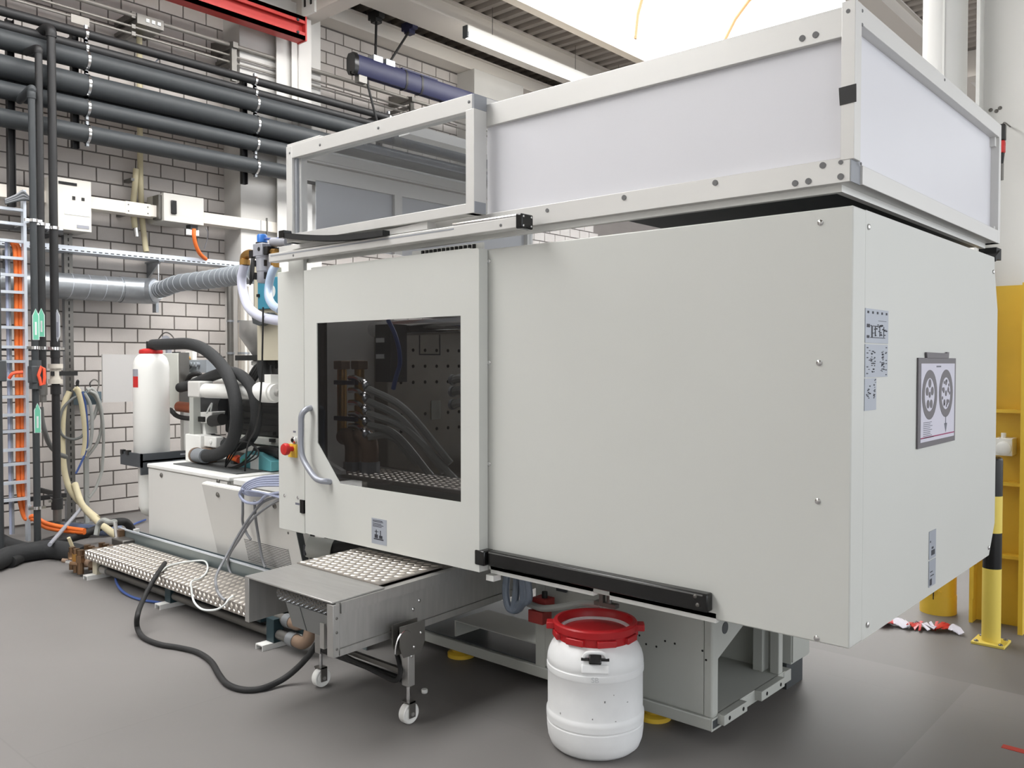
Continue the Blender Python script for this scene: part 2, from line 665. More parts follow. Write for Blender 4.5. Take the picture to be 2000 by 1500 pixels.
# steel column in front of the first pier
colm = mat('column_paint', (214, 212, 208), 0.5)
sc_ = thing('steel_column', 'white steel column standing before the brick wall, carrying the red beam', 'column', (-8.6, 5.86, 0))
cy = [A(px, 130, 'x', -8.6).y for px in (545, 570, 583, 608)]
part('flange', MB().box(-8.612, -8.6, cy[1], cy[3], 0, 5.66), colm, sc_)
part('flange', MB().box(-8.662, -8.65, cy[0], cy[3], 0, 5.66), colm, sc_)
part('web', MB().box(-8.65, -8.612, cy[2] + .02, cy[2] + .05, 0, 5.66), colm, sc_)
ep = MB().box(-8.6, -8.35, 5.95, 5.978, 5.66, 5.99)
part('end_plate', ep, white, sc_)
part('conduit', MB().cyl((-8.59, cy[2], 2.5), (-8.59, cy[2], 5.4), .012, 8), colm, sc_)
for dx in (-.07, .05):
    part('slot', MB().box(-8.475 + dx, -8.445 + dx, 5.94, 5.951, 5.76, 5.9), dark, sc_)

# right-hand column, yellow at the foot
rc = thing('hall_column', 'white H-section column with yellow painted foot, behind the machine', 'column', (-1.2, 5.95, 0))
for z0, z1, mt in ((0, 2.07, yellow), (2.07, DZ - .03, whitepaint)):
    lab = 'yellow painted foot' if z0 == 0 else None
    part('flange', MB().box(-1.385, -1.365, 5.8, 6.1, z0, z1), mt, rc, lab)
    part('flange', MB().box(-1.105, -1.08, 5.72, 6.02, z0, z1), mt, rc, lab)
    part('web', MB().box(-1.365, -1.105, 5.9, 5.92, z0, z1), mt, rc, lab)
for z in (.42, .86, 1.3, 4.2):
    part('stiffener', MB().box(-1.365, -1.105, 5.82, 5.9, z, z + .02), yellow if z < 2 else whitepaint, rc)
part('bracket', MB().box(-1.38, -1.36, 5.795, 5.8, .15, .55), yellow, rc)
for px, py in ((1935, 215), (1946, 217), (1953, 211)):
    p = A(px, py, 'y', 5.899)
    part('bolt', MB().dome(p, (0, -1, 0), .012), steel_dk, rc)
jb = thing('junction_box', 'white junction box on the yellow column foot', 'box', A(1960, 890, 'y', 5.85))
p = A(1962, 872, 'y', 5.8)
part('housing', MB().box(p.x - .05, p.x + .045, 5.78, 5.9, p.z - .055, p.z + .05), white, jb, bev=.004)
part('lid', MB().lathe([(.042, 0), (.042, .012), (.03, .02), (.001, .02)], (p.x, 5.78, p.z - .01), (0, -1, 0), 20), white, jb)
part('cable_gland', MB().cyl((p.x - .01, 5.82, p.z + .05), (p.x - .01, 5.82, p.z + .08), .014, 10), white, jb)
p = A(1957, 300, 'y', 5.7)
ht = thing('hanging_tool', 'black and red hand tool hanging on the white column', 'tool', (p.x, 5.7, p.z - .17))
zz = lambda y: A(1957, y, 'y', 5.7).z
part('handle', MB().box(p.x - .018, p.x + .018, 5.68, 5.72, zz(275), zz(243)), black, ht, bev=.006)
part('grip', MB().box(p.x - .016, p.x + .016, 5.682, 5.718, zz(299), zz(275)), red, ht, 'red grip', bev=.005)
part('nozzle', MB().cyl((p.x, 5.7, zz(299)), (p.x, 5.7, zz(320)), .014, 12, .008), black, ht)
part('shaft', MB().cyl((p.x, 5.7, zz(320)), (p.x, 5.7, zz(352)), .010, 10), steel_dk, ht)
part('hook', MB().tube(spline([(p.x, 5.7, zz(245)), (p.x, 5.75, zz(236)), (p.x, 5.9, zz(234))], 5), .004, 6), steel_dk, ht)

# round down pipe with yellow guard
g = A(1832, 1203, 'z', 0)
gx, gy = g.x * 1.018, g.y * 1.018
dp = thing('down_pipe', 'thick white vertical round pipe rising behind the machine', 'pipe', (gx, gy, 0))
part('pipe_body', MB().cyl((gx, gy, .9), (gx, gy, DZ - .03), .128, 28), whitepaint, dp)
part('seam', MB().box(gx + .02, gx + .032, gy - .131, gy - .125, 2.2, 6.1), white, dp)
pg = part('pipe_guard', MB().cyl((gx, gy, .07), (gx, gy, .95), .105, 24), yellow, dp, 'yellow pipe guard')
part('foot_collar', MB().cyl((gx, gy, 0), (gx, gy, .12), .108, 24), yellow, dp, 'yellow foot collar')
for dz in (.15, .25):
    for s_ in (-1, 1):
        part('bolt', MB().cyl((gx + s_ * .035 + .0, gy - .112, dz), (gx + s_ * .035, gy - .09, dz), .011, 8), yellow, pg)
part('joint', MB().box(gx - .003, gx + .003, gy - .108, gy - .1, .1, .95), dark, pg)

# bollard
bx, by = -1.185, 5.45
bo = thing('bollard', 'yellow and black banded bollard on a square base plate', 'bollard', (bx, by, 0))
part('base_plate', MB().box(bx - .085, bx + .085, by - .085, by + .085, 0, .014), yellowb, bo, bev=.002)
zb = [0.014] + [A(1945, y, 'y', by).z for y in (1110, 1040, 968, 898)]
for k in range(4):
    part('band', MB().cyl((bx, by, zb[k]), (bx, by, zb[k + 1]), .049, 28), (yellowb, blackg)[k % 2], bo, ('yellow band', 'black band')[k % 2])
part('cap', MB().lathe([(.049, 0), (.045, .01), (.03, .018), (.001, .02)], (bx, by, zb[4]), 'z', 24), blackg, bo)
screws(bo, [(bx + a * .062, by + b * .062, .014) for a in (-1, 1) for b in (-1, 1)], 'z', .012, steel_dk, 'bolt', .01)

# barrier tape on the floor
tp = thing('barrier_tape', 'crumpled red and white barrier tape lying on the floor behind the machine', 'tape', A(1800, 1225, 'z', 0))
cen = [A(px, py, 'z', 0) for px, py in ((1715, 1218), (1745, 1222), (1775, 1224), (1800, 1229), (1825, 1228), (1852, 1234), (1876, 1236))]
sp = spline(cen, 5)
for i in range(len(sp) - 1):
    a, b = sp[i], sp[i + 1]
    d = (b - a).normalized()
    n_ = Vector((-d.y, d.x, 0))
    wv = lambda j: .065 + .02 * math.sin(j * .9)
    hz = lambda j, s: .008 + .025 * abs(math.sin(j * .45 + s))
    w0, w1 = wv(i), wv(i + 1)
    q = [a - n_ * w0 + ZU * hz(i, 0), b - n_ * w1 + ZU * hz(i + 1, 0), b + ZU * hz(i + 1, .8), a + ZU * hz(i, .8), a + n_ * w0 + ZU * hz(i, 1.7), b + n_ * w1 + ZU * hz(i + 1, 1.7)]
    lo = [v - ZU * .004 for v in q]
    mbt = MB().add(q + lo, [(0, 1, 2, 3), (3, 2, 5, 4), (6, 9, 8, 7), (9, 10, 11, 8), (0, 6, 7, 1), (4, 5, 11, 10)])
    k = (i // 5) % 2
    part('stripe', mbt, red if k == 0 else paper, tp, ('red stripe', 'white stripe')[k])

p = A(1984, 1464, 'z', 0)
single('floor_mark', MB().box(p.x - .05, p.x + .12, p.y - .02, p.y + .02, 0, .0015), red, 'red adhesive strip on the floor at the right edge', 'tape')
p = A(829, 1349, 'z', 0.01)
single('bottle_cap', MB().lathe([(.014, 0), (.016, .003), (.016, .014), (.014, .018), (.001, .018)], (p.x, p.y, 0), 'z', 20), white, 'small white plastic cap lying on the floor beside the caster', 'cap')

# far storage rack seen past the column
rk = thing('storage_rack', 'dark storage rack far behind the yellow column', 'rack', (-2.2, 11.6, 0))
for x in (-3.2, -1.2):
    for y in (11.2, 12.0):
        part('upright', MB().box(x - .04, x + .04, y - .04, y + .04, 0, 3.0), dkgrey, rk)
for z in (.15, 1.0, 1.9, 2.8):
    part('shelf', MB().box(-3.2, -1.2, 11.2, 12.0, z, z + .06), dkgrey, rk)

# fluorescent lamp under the deck
la, lb = A(909, 66, 'x', -7.67), A(1140, 160, 'x', -7.67)
lz = (la.z + lb.z) / 2
lt = thing('tube_lamp', 'lit fluorescent batten lamp hanging under the roof deck', 'lamp', (-7.67, (la.y + lb.y) / 2, lz))
part('housing', MB().box(-7.72, -7.62, la.y, lb.y + 1.6, lz + .02, lz + .1), white, lt)
part('tube', MB().cyl((-7.67, la.y + .02, lz - .02), (-7.67, lb.y, lz - .02), .034, 14), mat('lamp_tube', (255, 253, 246), 0.5, emit=TUBE), lt)
part('end_cap', MB().box(-7.71, -7.63, la.y - .01, la.y + .02, lz - .05, lz + .1), dkgrey, lt)
for y in (la.y + .5, lb.y - .2, lb.y + .9):
    part('hanger', MB().cyl((-7.67, y, lz + .1), (-7.67, y, DZ), .004, 6), steel_dk, lt)

# red beam
ra, rb = A(596, 33, 'x', -8.3), A(596, 78, 'x', -8.3)
y1, z1, z0 = ra.y, ra.z, rb.z
rbm = thing('red_beam', 'red steel crane beam with a slotted side, high on the left', 'beam', (-8.36, y1 - 2, z0))
part('web', MB().box(-8.40, -8.36, 1.5, y1, z0 + .02, z1 - .02), redbeam, rbm)
part('flange', MB().box(-8.46, -8.3, 1.5, y1, z0, z0 + .045), redbeam, rbm)
part('flange', MB().box(-8.46, -8.3, 1.5, y1, z1 - .045, z1), redbeam, rbm)
part('lip', MB().box(-8.32, -8.3, 1.5, y1, z0, z0 + .08).box(-8.32, -8.3, 1.5, y1, z1 - .08, z1), redbeam, rbm)
part('end_plate', MB().box(-8.46, -8.295, y1, y1 + .02, z0 - .01, z1 + .005), redbeam, rbm)
screws(rbm, [(-8.3, y1 - .1, z0 + .06), (-8.3, y1 - .1, z1 - .06)], 'x', .018, dkgrey, 'bolt', .02)

# blue crane rail
c0 = A(693, 126, 'x', -8.2)
bz = c0.z
br = thing('crane_rail', 'dark blue hanging crane rail below the roof beams', 'rail', (-8.2, c0.y, bz))
h = .115
oc = [(-.075, -h * .55), (-.045, -h), (-.012, -h), (-.012, -h + .03), (.012, -h + .03), (.012, -h), (.045, -h), (.075, -h * .55), (.075, h * .6), (.045, h), (-.045, h), (-.075, h * .6)]
part('profile', MB().prism([(-8.2 + x, bz + z) for x, z in oc], 'y', c0.y, 16), bluep, br)
part('end_cap', MB().prism([(-8.2 + x * 1.08, bz + z * 1.08) for x, z in oc], 'y', c0.y - .06, c0.y), blackg, br)
for dy in (.74, 1.0):
    part('sleeve', MB().prism([(-8.2 + x * 1.06, bz + z * 1.06) for x, z in oc], 'y', c0.y + dy, c0.y + dy + .03), black, br)
part('top_plate', MB().box(-8.25, -8.15, c0.y + .7, c0.y + 1.3, bz + .115, bz + .135), bluep, br)
hy = A(733, 100, 'x', -8.2).y
for k, (px, py, tx) in enumerate(((735, 30, -8.2), (800, 52, -8.05))):
    top = A(px, py, 'z', 6.0)
    bot = A((733, 757)[k], (106, 114)[k], 'x', -8.2)
    part('clamp', MB().obox(top + Vector((0, 0, .0)), (.11, 0, 0), (0, .045, 0), (0, 0, .05)).obox(top + Vector((0, 0, -.06)), (.05, 0, 0), (0, .05, 0), (0, 0, .04)), bluep if k else black, br)
    part('hanger_rod', MB().cyl(top - ZU * .05, (-8.2, bot.y, bz + .12), .016, 8), rubber, br)
    part('rail_bracket', MB().box(-8.26, -8.14, bot.y - .07, bot.y + .07, bz + .1, bz + .17), galv, br)
trl = A(705, 138, 'x', -8.2)
tr = part('cable_trolley', MB().box(-8.24, -8.16, trl.y - .06, trl.y + .06, bz - .2, bz - .11), steel_dk, br)
cable('festoon_cable', [A(px, py, 'x', -8.2) for px, py in ((712, 140), (718, 165), (728, 205), (737, 240), (742, 270))], .014, rubber, 'dark cable hanging from the near end of the blue rail')
cable('festoon_loop', [A(px, py, 'x', -8.2) for px, py in ((860, 205), (862, 193), (868, 188), (873, 200), (876, 214))], .014, rubber, 'dark cable loop below the far end of the blue rail')

# ================================================================== clamping unit cover
YF, XR = 2.80, -1.02
cv = thing('machine_cover', 'large pale grey sheet metal guard of the moulding machine with sliding door', 'machine', (-2.6, 3.7, 0.66))
ZB, ZT = 0.667, 2.108
part('front_panel', MB().prism([(-2.655, YF), (XR, YF), (XR, 2.915), (XR - .02, 2.915), (XR - .02, YF + .02), (-2.655, YF + .02)], 'z', ZB, ZT), cover, cv, bev=.005)
rp = [(2.9155, ZB), (4.633, ZB), (4.74, .81), (4.74, 1.86), (4.672, 2.05), (4.664, 2.112), (2.9155, ZT)]
part('end_panel', MB().prism(rp, 'x', XR - .02, XR - .0015), cover, cv)
part('edge_flange', MB().box(XR - .12, XR - .02, 4.66, 4.735, .83, 2.0), cover, cv)
part('back_panel', MB().box(-2.6, XR - .03, 4.68, 4.70, ZB, ZT), cover, cv)
part('rear_light_pane', MB().box(-4.3, -2.6, 4.68, 4.685, ZB, ZT), clearp, cv)  # clear back added to let light into the machine interior
screws(cv, [(-1.128, YF, z) for z in (2.063, 1.6, 1.14, .68)] + [(-2.627, YF, z) for z in (2.055, 1.602, 1.147)], '-y', .0105)
screws(cv, [(XR, y, z) for y, z in ((2.94, 2.055), (2.965, .71), (4.64, 2.04), (4.62, .705))], 'x', .0105)
# left post panel
lp = [(-4.303, .64), (-4.045, .64), (-4.045, 2.195), (-4.192, 2.195), (-4.192, 2.122), (-4.303, 2.122)]
post = part('post_panel', MB().prism(lp, 'y', YF, YF + .025).box(-4.303, -4.28, YF + .025, 3.2, .64, 2.12), cover, cv, bev=.004)
part('door_gap_shade', MB().box(-4.06, -3.9, YF + .03, YF + .05, .66, 2.1), gap, cv)  # black strip standing in for the shade inside the slot beside the door
part('door_switch', MB().box(-4.083, -4.045, YF - .008, YF + .005, .757, .832), blackg, cv, 'black door switch')
screws(cv, [A(556, 968, 'y', YF), A(582, 972, 'y', YF)], '-y', .011)
screws(cv, [A(563, 1041, 'y', YF)], '-y', .008, steel_dk)
# emergency stop
es = A(567, 875, 'y', YF)
eb = part('stop_backing', MB().box(es.x - .005, es.x + .07, YF - .012, YF, es.z - .05, es.z + .025), yellow, cv, 'yellow backing plate')
part('stop_button', MB().lathe([(.014, 0), (.014, .03), (.033, .034), (.035, .05), (.030, .06), (.001, .063)], (es.x + .04, YF - .012, es.z), (0, -1, 0), 24), red, eb, 'red mushroom button')
ks = A(572, 859, 'y', YF)
kk = part('key_switch', MB().lathe([(.02, 0), (.02, .012), (.014, .016), (.001, .016)], ks + Vector((.02, 0, 0)), (0, -1, 0), 18), chrome, cv)
part('key_slot', MB().cyl(ks + Vector((.02, -.016, 0)), ks + Vector((.02, -.02, 0)), .011, 14), blackg, kk)
part('legend_plate', MB().box(ks.x + .004, ks.x + .03, YF - .001, YF, ks.z + .042, ks.z + .052), inkl, cv)
p = A(581, 984, 'y', YF)
part('legend_plate', MB().box(p.x - .02, p.x + .02, YF - .001, YF, p.z - .006, p.z + .006), inkl, cv)

# sliding door (thing > door > pane, handle ...)
YD = 2.74
wi = [(-3.84, 1.168), (-3.66, .957), (-2.749, .957), (-2.749, 1.814), (-3.84, 1.814)]
wi = [(-3.84, 1.17), (-3.645, .968), (-2.749, .968), (-2.749, 1.814), (-3.84, 1.814)]
X0, X1, Z0, Z1 = -3.955, -2.634, .667, 2.103
dm = MB()
dm.box(X0, -3.84, YD, YD + .006, Z0, Z1).box(-2.749, X1, YD, YD + .006, Z0, Z1)
dm.box(-3.84, -2.749, YD, YD + .006, 1.814, Z1).box(-3.84, -2.749, YD, YD + .006, Z0, .968)
dm.prism([(-3.84, .968), (-3.645, .968), (-3.84, 1.17)], 'y', YD, YD + .006)
door = part('sliding_door', dm, cover, cv)
dm2 = MB().box(X1 - .006, X1, YD + .006, YF - .004, Z0, Z1).box(X0, X0 + .006, YD + .006, YF - .004, Z0, Z1)
dm2.box(X0 + .006, X1 - .006, YD + .006, YF - .004, Z0, Z0 + .006).box(X0 + .006, X1 - .006, YD + .006, YF - .004, Z1 - .006, Z1)
part('door_edge', dm2, cover, door)
part('door_lip', MB().box(-3.9, -2.7, YD + .008, YD + .03, Z1, Z1 + .012).box(-2.78, -2.64, YD + .002, YF + .07, Z1, Z1 + .006), cover, door)
part('window_pane', MB().prism([(-3.85, 1.165), (-3.65, .958), (-2.739, .958), (-2.739, 1.824), (-3.85, 1.824)], 'y', YD + .008, YD + .014), tinted, door)
hp = [A(607, 797, 'y', YD), A(598, 800, 'y', 2.70), A(589, 812, 'y', 2.68), A(588, 840, 'y', 2.68), A(588, 878, 'y', 2.68), A(594, 900, 'y', 2.68), A(612, 929, 'y', 2.68), A(624, 938, 'y', 2.69), A(636, 940, 'y', 2.71), A(645, 941, 'y', YD)]
hd = part('door_handle', MB().tube(spline(hp, 6), .016, 14), handlem, door, 'grey tubular handle')
sd = part('warning_sticker', MB().box(-3.384, -3.268, YD - .0012, YD, .694, .822), stick, door, 'grey warning sticker')
s2 = MB()
for z in (.812, .806, .796, .789, .782):
    s2.box(-3.374, -3.29 - random.random() * .03, YD - .0018, YD - .001, z - .0015, z + .0015)
s2.box(-3.366, -3.292, YD - .0018, YD - .001, .716, .722).box(-3.36, -3.335, YD - .0018, YD - .001, .724, .742).box(-3.325, -3.30, YD - .0018, YD - .001, .724, .739)
s2.box(-3.35, -3.344, YD - .0018, YD - .001, .742, .766).box(-3.318, -3.312, YD - .0018, YD - .001, .738, .764)
s2.box(-3.36, -3.33, YD - .0018, YD - .001, .755, .758)
part('print', s2, ink, sd, kind='stuff')

# black lower guide rail
gr = part('guide_rail', MB().box(-2.60, -1.512, 2.755, YF - .002, .699, .766), blackg, cv, 'black lower door rail', bev=.006)
part('rail_highlight', MB().box(-2.59, -1.53, 2.753, 2.757, .757, .762), mat('rail_highlight_grey', (120, 120, 118), .3, .5), gr)  # paler strip painted as the highlight along the black rail
screws(gr, [(-1.55, 2.755, .722), (-1.56, 2.755, .752)], '-y', .008, steel_dk)
part('rail_buffer', MB().box(-2.66, -2.60, 2.735, 2.80, .699, .766), blackg, gr, bev=.006)
part('rail_bracket', MB().box(-2.62, -2.05, 2.80, 2.83, .655, .695).box(-1.97, -1.5, 2.80, 2.83, .655, .69), white, cv)
part('door_stop', MB().box(-2.63, -2.585, 2.78, 2.83, .625, .65), white, cv)

# stickers on the end panel
def ysticker(y0, y1, z0, z1, marks, mt=stick):
    s_ = part('instruction_sticker', MB().box(XR - .001, XR + .0012, y0, y1, z0, z1), mt, cv, 'grey instruction sticker')
    mb = MB()
    for (a, b, c, d) in marks:
        mb.box(XR + .001, XR + .0022, y0 + (y1 - y0) * a, y0 + (y1 - y0) * b, z0 + (z1 - z0) * c, z0 + (z1 - z0) * d)
    part('print', mb, ink, s_, kind='stuff')


rr = random.Random(3)
mk = [(.08 + .2 * i, .14 + .2 * i, .86, .93) for i in range(5)] + [(.55, .9, .66, .67), (.2, .85, .15, .17), (.25, .3, .15, .5), (.4, .43, .2, .5), (.6, .62, .2, .52), (.78, .8, .18, .5), (.3, .7, .49, .51), (.72, .9, .4, .42), (.06, .18, .45, .55), (.06, .16, .14, .22)]
mk += [(a, a + .05, c, c + .03) for a, c in [(rr.uniform(.2, .9), rr.uniform(.2, .55)) for _ in range(26)]]
ysticker(2.914, 3.14, 1.668, 1.783, mk)
mk = [(a, a + rr.uniform(.02, .07), c, c + rr.uniform(.01, .04)) for a, c in [(rr.gauss(.27, .06), rr.uniform(.12, .8)) for _ in range(34)] + [(rr.gauss(.75, .05), rr.uniform(.15, .8)) for _ in range(34)]]
mk += [(.06, .12, c, c + .03) for c in (.88, .72, .58, .3, .1)] + [(.9, .95, c, c + .03) for c in (.9, .75, .5, .4, .2, .05)]
ysticker(2.915, 3.138, 1.552, 1.663, mk)
mk = [(a, a + rr.uniform(.04, .12), c, c + rr.uniform(.01, .04)) for a, c in [(rr.gauss(.3, .08), rr.uniform(.35, .75)) for _ in range(14)] + [(rr.gauss(.78, .06), rr.uniform(.35, .95)) for _ in range(16)]]
ysticker(2.914, 3.025, 1.44, 1.548, mk)
ysticker(3.655, 3.745, .812, .925, [(.3, .8, .12, .3), (.35, .6, .35, .42), (.1, .2, .6, .66)])
ysticker(3.655, 3.745, .70, .806, [(.1, .4, .06, .3), (.2, .7, .4, .43), (.15, .5, .55, .58)])

# poster hung on the end panel
ps = thing('poster', 'grey clip-framed poster with two wheel pictures on the machine end', 'poster', (XR, 3.73, 1.27))
part('frame', MB().box(XR, XR + .006, 3.475, 3.985, 1.27, 1.62), frameg, ps, bev=.001)
part('clip', MB().prism([(3.575, 1.62), (3.87, 1.62), (3.875, 1.645), (3.85, 1.645), (3.845, 1.64), (3.57, 1.642)], 'x', XR, XR + .008), frameg, ps)
part('paper', MB().box(XR + .006, XR + .0075, 3.503, 3.962, 1.292, 1.598), paper, ps)
XP = XR + .0075


def ringp(cy, cz, ro, ri, n=36):
    return MB().ring((XP, cy, cz), (XP + .001, cy, cz), ro, ri, n)


def disc(cy, cz, r, mb=None, n=14):
    return (mb or MB()).cyl((XP, cy, cz), (XP + .0012, cy, cz), r, n)


for k, (cy, cz) in enumerate(((3.612, 1.475), (3.835, 1.475))):
    part('wheel_print', ringp(cy, cz, .098, .066), ink if 0 else frameg, ps)
    sp_ = MB()
    for i in range(5):
        t = R_(90 + 72 * i)
        disc(cy + .035 * math.cos(t), cz + .045 * math.sin(t), .017 if k == 0 else .012, sp_)
    if k:
        for i in range(9):
            t = R_(40 * i)
            disc(cy + .052 * math.cos(t), cz + .052 * math.sin(t), .007, sp_, 8)
    disc(cy, cz, .012, sp_)
    part('spoke_print', sp_, frameg, ps)
ln = MB().box(XP, XP + .001, 3.831, 3.838, 1.345, 1.38).prism([(3.815, 1.352), (3.855, 1.352), (3.837, 1.315)], 'x', XP, XP + .001)
ln.box(XP, XP + .001, 3.70, 3.76, 1.583, 1.589)
for i in range(9):
    ln.box(XP, XP + .001, 3.535, 3.62 + random.random() * .06, 1.366 - i * .0075, 1.3685 - i * .0075)
part('text_lines', ln, inkl, ps)
part('magenta_line', MB().box(XP, XP + .001, 3.503, 3.962, 1.306, 1.3105), magenta, ps)

# ================================================================== guard enclosure on top
en = thing('top_enclosure', 'white panelled aluminium guard enclosure standing on top of the machine', 'enclosure', (-2.55, 3.78, 2.17))
EX0, EX1, EY0, EY1 = -4.285, -1.032, 2.80, 4.755
ZR0, ZR1, ZT0, ZT1 = 2.186, 2.267, 2.655, 2.752
part('bottom_rail', MB().box(EX0, EX1, EY0, EY0 + .08, ZR0, ZR1), alu, en, bev=.002)
part('bottom_rail', MB().box(EX1 - .06, EX1 + .012, EY0 + .08, EY1, ZR0, ZR1 - .018), alu, en, bev=.002)
part('bottom_rail', MB().box(EX0, EX1, EY1 - .06, EY1, ZR0, ZR1), alu, en)
part('rail_end_cap', MB().box(EX1, EX1 + .003, EY0, EY0 + .08, ZR0, ZR1), alu_cap, en, 'grey end cap')
part('top_rail', MB().box(-2.668, EX1 - .028, EY0, EY0 + .07, ZT0, ZT1), alu, en, bev=.002)
part('top_rail', MB().box(EX1 - .06, EX1 + .012, EY0 + .05, EY1, ZT0 + .045, ZT1 + .014), alu, en, bev=.002)
part('top_rail', MB().box(EX0 + .2, EX1, EY1 - .06, EY1, ZT0, ZT1), alu, en, bev=.002)
part('corner_post', MB().box(EX1 - .032, EX1 + .013, EY0 - .002, EY0 + .055, ZR1 - .01, ZT1 + .014), alu, en, bev=.002)
part('corner_post', MB().box(EX1 - .04, EX1 + .013, EY1 - .035, EY1 + .002, ZR0, ZT1 + .014), alu, en, bev=.002)
part('corner_post', MB().box(-4.09, -4.03, EY1 - .06, EY1, ZR1, ZT1), alu, en)
part('corner_post', MB().box(-2.66, -2.60, EY1 - .06, EY1, ZR1, ZT1), alu, en)
part('side_panel', MB().box(-2.66, EX1 - .03, EY0 + .022, EY0 + .028, ZR1 - .01, ZT0 + .01), panelw, en)
part('side_panel', MB().box(EX1 - .03, EX1 - .024, EY0 + .05, EY1 - .03, ZR1 - .03, ZT0 + .06), panelw, en)
part('side_panel', MB().box(-2.6, EX1 - .03, EY1 - .03, EY1 - .024, ZR1, ZT0), panelw, en)
part('left_end_panel', MB().box(-4.07, -4.064, EY0 + .1, EY1 - .06, ZR1, 2.66), mat('grey_panel', (196, 198, 202), .35), en)
part('cross_rail', MB().box(-4.09, -4.03, EY0, EY1 - .06, 2.724, 2.79), alu, en)
part('cross_rail', MB().box(-4.09, -4.045, EY0, EY1 - .06, 2.63, 2.716), alu, en)
part('panel_post', MB().box(-4.062, -4.04, 3.46, 3.52, ZR1, 2.63), alu, en)
part('cross_rail', MB().box(-3.33, -3.25, EY0 + .08, EY1 - .06, 2.745, 2.795), alu, en)
part('roof_sheet', MB().box(-4.03, -3.33, EY0 + .08, EY1 - .06, 2.785, 2.79), glass_mat('smoked_sheet', (.74, .745, .75), .05), en)
part('roof_rib', MB().box(-3.75, -3.72, EY0 + .1, EY1 - .06, 2.765, 2.785), alu_cap, en)
part('back_pane', MB().box(-4.03, -2.66, EY1 - .035, EY1 - .03, ZR1, ZT0), clearp, en)
part('base_angle', MB().box(EX0 + .1, EX1 - .04, EY0 + .035, EY0 + .06, 2.163, ZR0).box(EX1 - .065, EX1 - .04, EY0 + .06, EY1 - .05, 2.163, ZR0), white, en)
part('base_sheet', MB().box(-1.95, EX1 - .07, EY0 + .07, EY1 - .07, 2.17, 2.176), dkgrey, en)
# plugs on the rails
for px, py in ((1567, 75), (1593, 68), (1657, 22)):
    p = A(px, py, 'y', EY0)
    part('plug', MB().cyl((p.x, EY0 - .003, p.z), (p.x, EY0 + .003, p.z), .0105 if px < 1640 else .007, 14), holem, en)
for px, py, r in ((1607, 323, .0105), (1642, 317, .007), (1642, 345, .0105), (1553, 358, .0105), (1579, 354, .0105), (1397, 357, .0105), (1219, 386, .0105), (1069, 411, .0085), (940, 431, .008)):
    p = A(px, py, 'y', EY0)
    part('plug', MB().cyl((p.x, EY0 - .003, p.z), (p.x, EY0 + .003, p.z), r, 14), holem, en)
tpe = [A(1638, 172, 'y', EY0 - .004), A(1672, 163, 'y', EY0 - .004), A(1672, 198, 'y', EY0 - .004), A(1640, 206, 'y', EY0 - .004)]
mbt = MB().add(tpe + [v + Vector((0, .004, 0)) for v in tpe], [(3, 2, 1, 0), (0, 1, 5, 4), (1, 2, 6, 5), (2, 3, 7, 6), (3, 0, 4, 7)])
part('tape_patch', mbt, black, en, 'black tape patch')
hp_ = [(EX1 + .012, 2.86, 2.745), (EX1 + .012, 2.86, 2.70), (EX1 + .012, 3.79, 2.75), (EX1 + .012, 2.86, 2.25)]
screws(en, hp_, 'x', .006, holem)
lb_ = A(1925, 486, 'x', -1.1)
part('latch', MB().box(-1.12, -1.04, lb_.y - .05, lb_.y + .05, 2.118, 2.175).obox((-1.06, lb_.y - .06, 2.13), (.03, 0, 0), (0, .05, .02), (0, -.004, .012)), rubber, en, 'black latch')

# glazed bay at the left end
gb = None
GY0, GY1 = 2.72, 2.79
GX0, GX1 = -4.085, -2.655
gb = part('glazed_bay', MB().prism([(GX0, 2.72), (GX1, 2.712), (GX1, 2.785), (GX0, 2.79)], 'y', GY0, GY1), alu, en, 'aluminium framed bay with clear pane', bev=.002)
part('bottom_bar', MB().box(GX0, GX1, GY0, GY1, 2.262, 2.308), alu, gb, bev=.002)
part('upright', MB().box(GX0, GX0 + .055, GY0 - .001, GY1, 2.262, 2.785), alu, gb, bev=.002)
part('inner_profile', MB().box(GX0 + .055, GX0 + .075, GY0 + .015, GY1, 2.308, 2.72), alu_cap, gb)
part('inner_profile', MB().box(GX0 + .075, GX0 + .095, GY0 + .03, GY1, 2.308, 2.72), alu, gb)
part('upright', MB().box(GX1 - .04, GX1 + .012, GY0 - .001, GY1 + .01, 2.262, 2.72), alu, gb, bev=.002)
part('top_end_cap', MB().box(GX1, GX1 + .012, GY0, GY1 + .01, 2.72, 2.783), alu_cap, gb, 'grey end cap')
part('bottom_end_cap', MB().box(GX1 + .012, GX1 + .016, GY0, GY1, 2.262, 2.312), alu_cap, gb, 'grey end cap')
part('return_bar', MB().box(GX1 - .04, GX1 + .012, GY1 + .01, GY1 + .45, 2.70, 2.783), alu, gb, bev=.002)
part('roof_bar', MB().box(GX0, GX0 + .06, GY1, EY1 - .1, 2.735, 2.80).box(GX0, GX0 + .30, GY0 + .005, GY1, 2.79, 2.803), alu, gb, bev=.002)
part('pane', MB().box(GX0 + .06, GX1 - .03, GY0 + .03, GY0 + .035, 2.30, 2.72), clearp, gb)
screws(gb, [A(566, 299, 'y', GY0), A(625, 283, 'y', GY0), A(739, 250, 'y', GY0), A(916, 199, 'y', GY0)], '-y', .0075, holem)

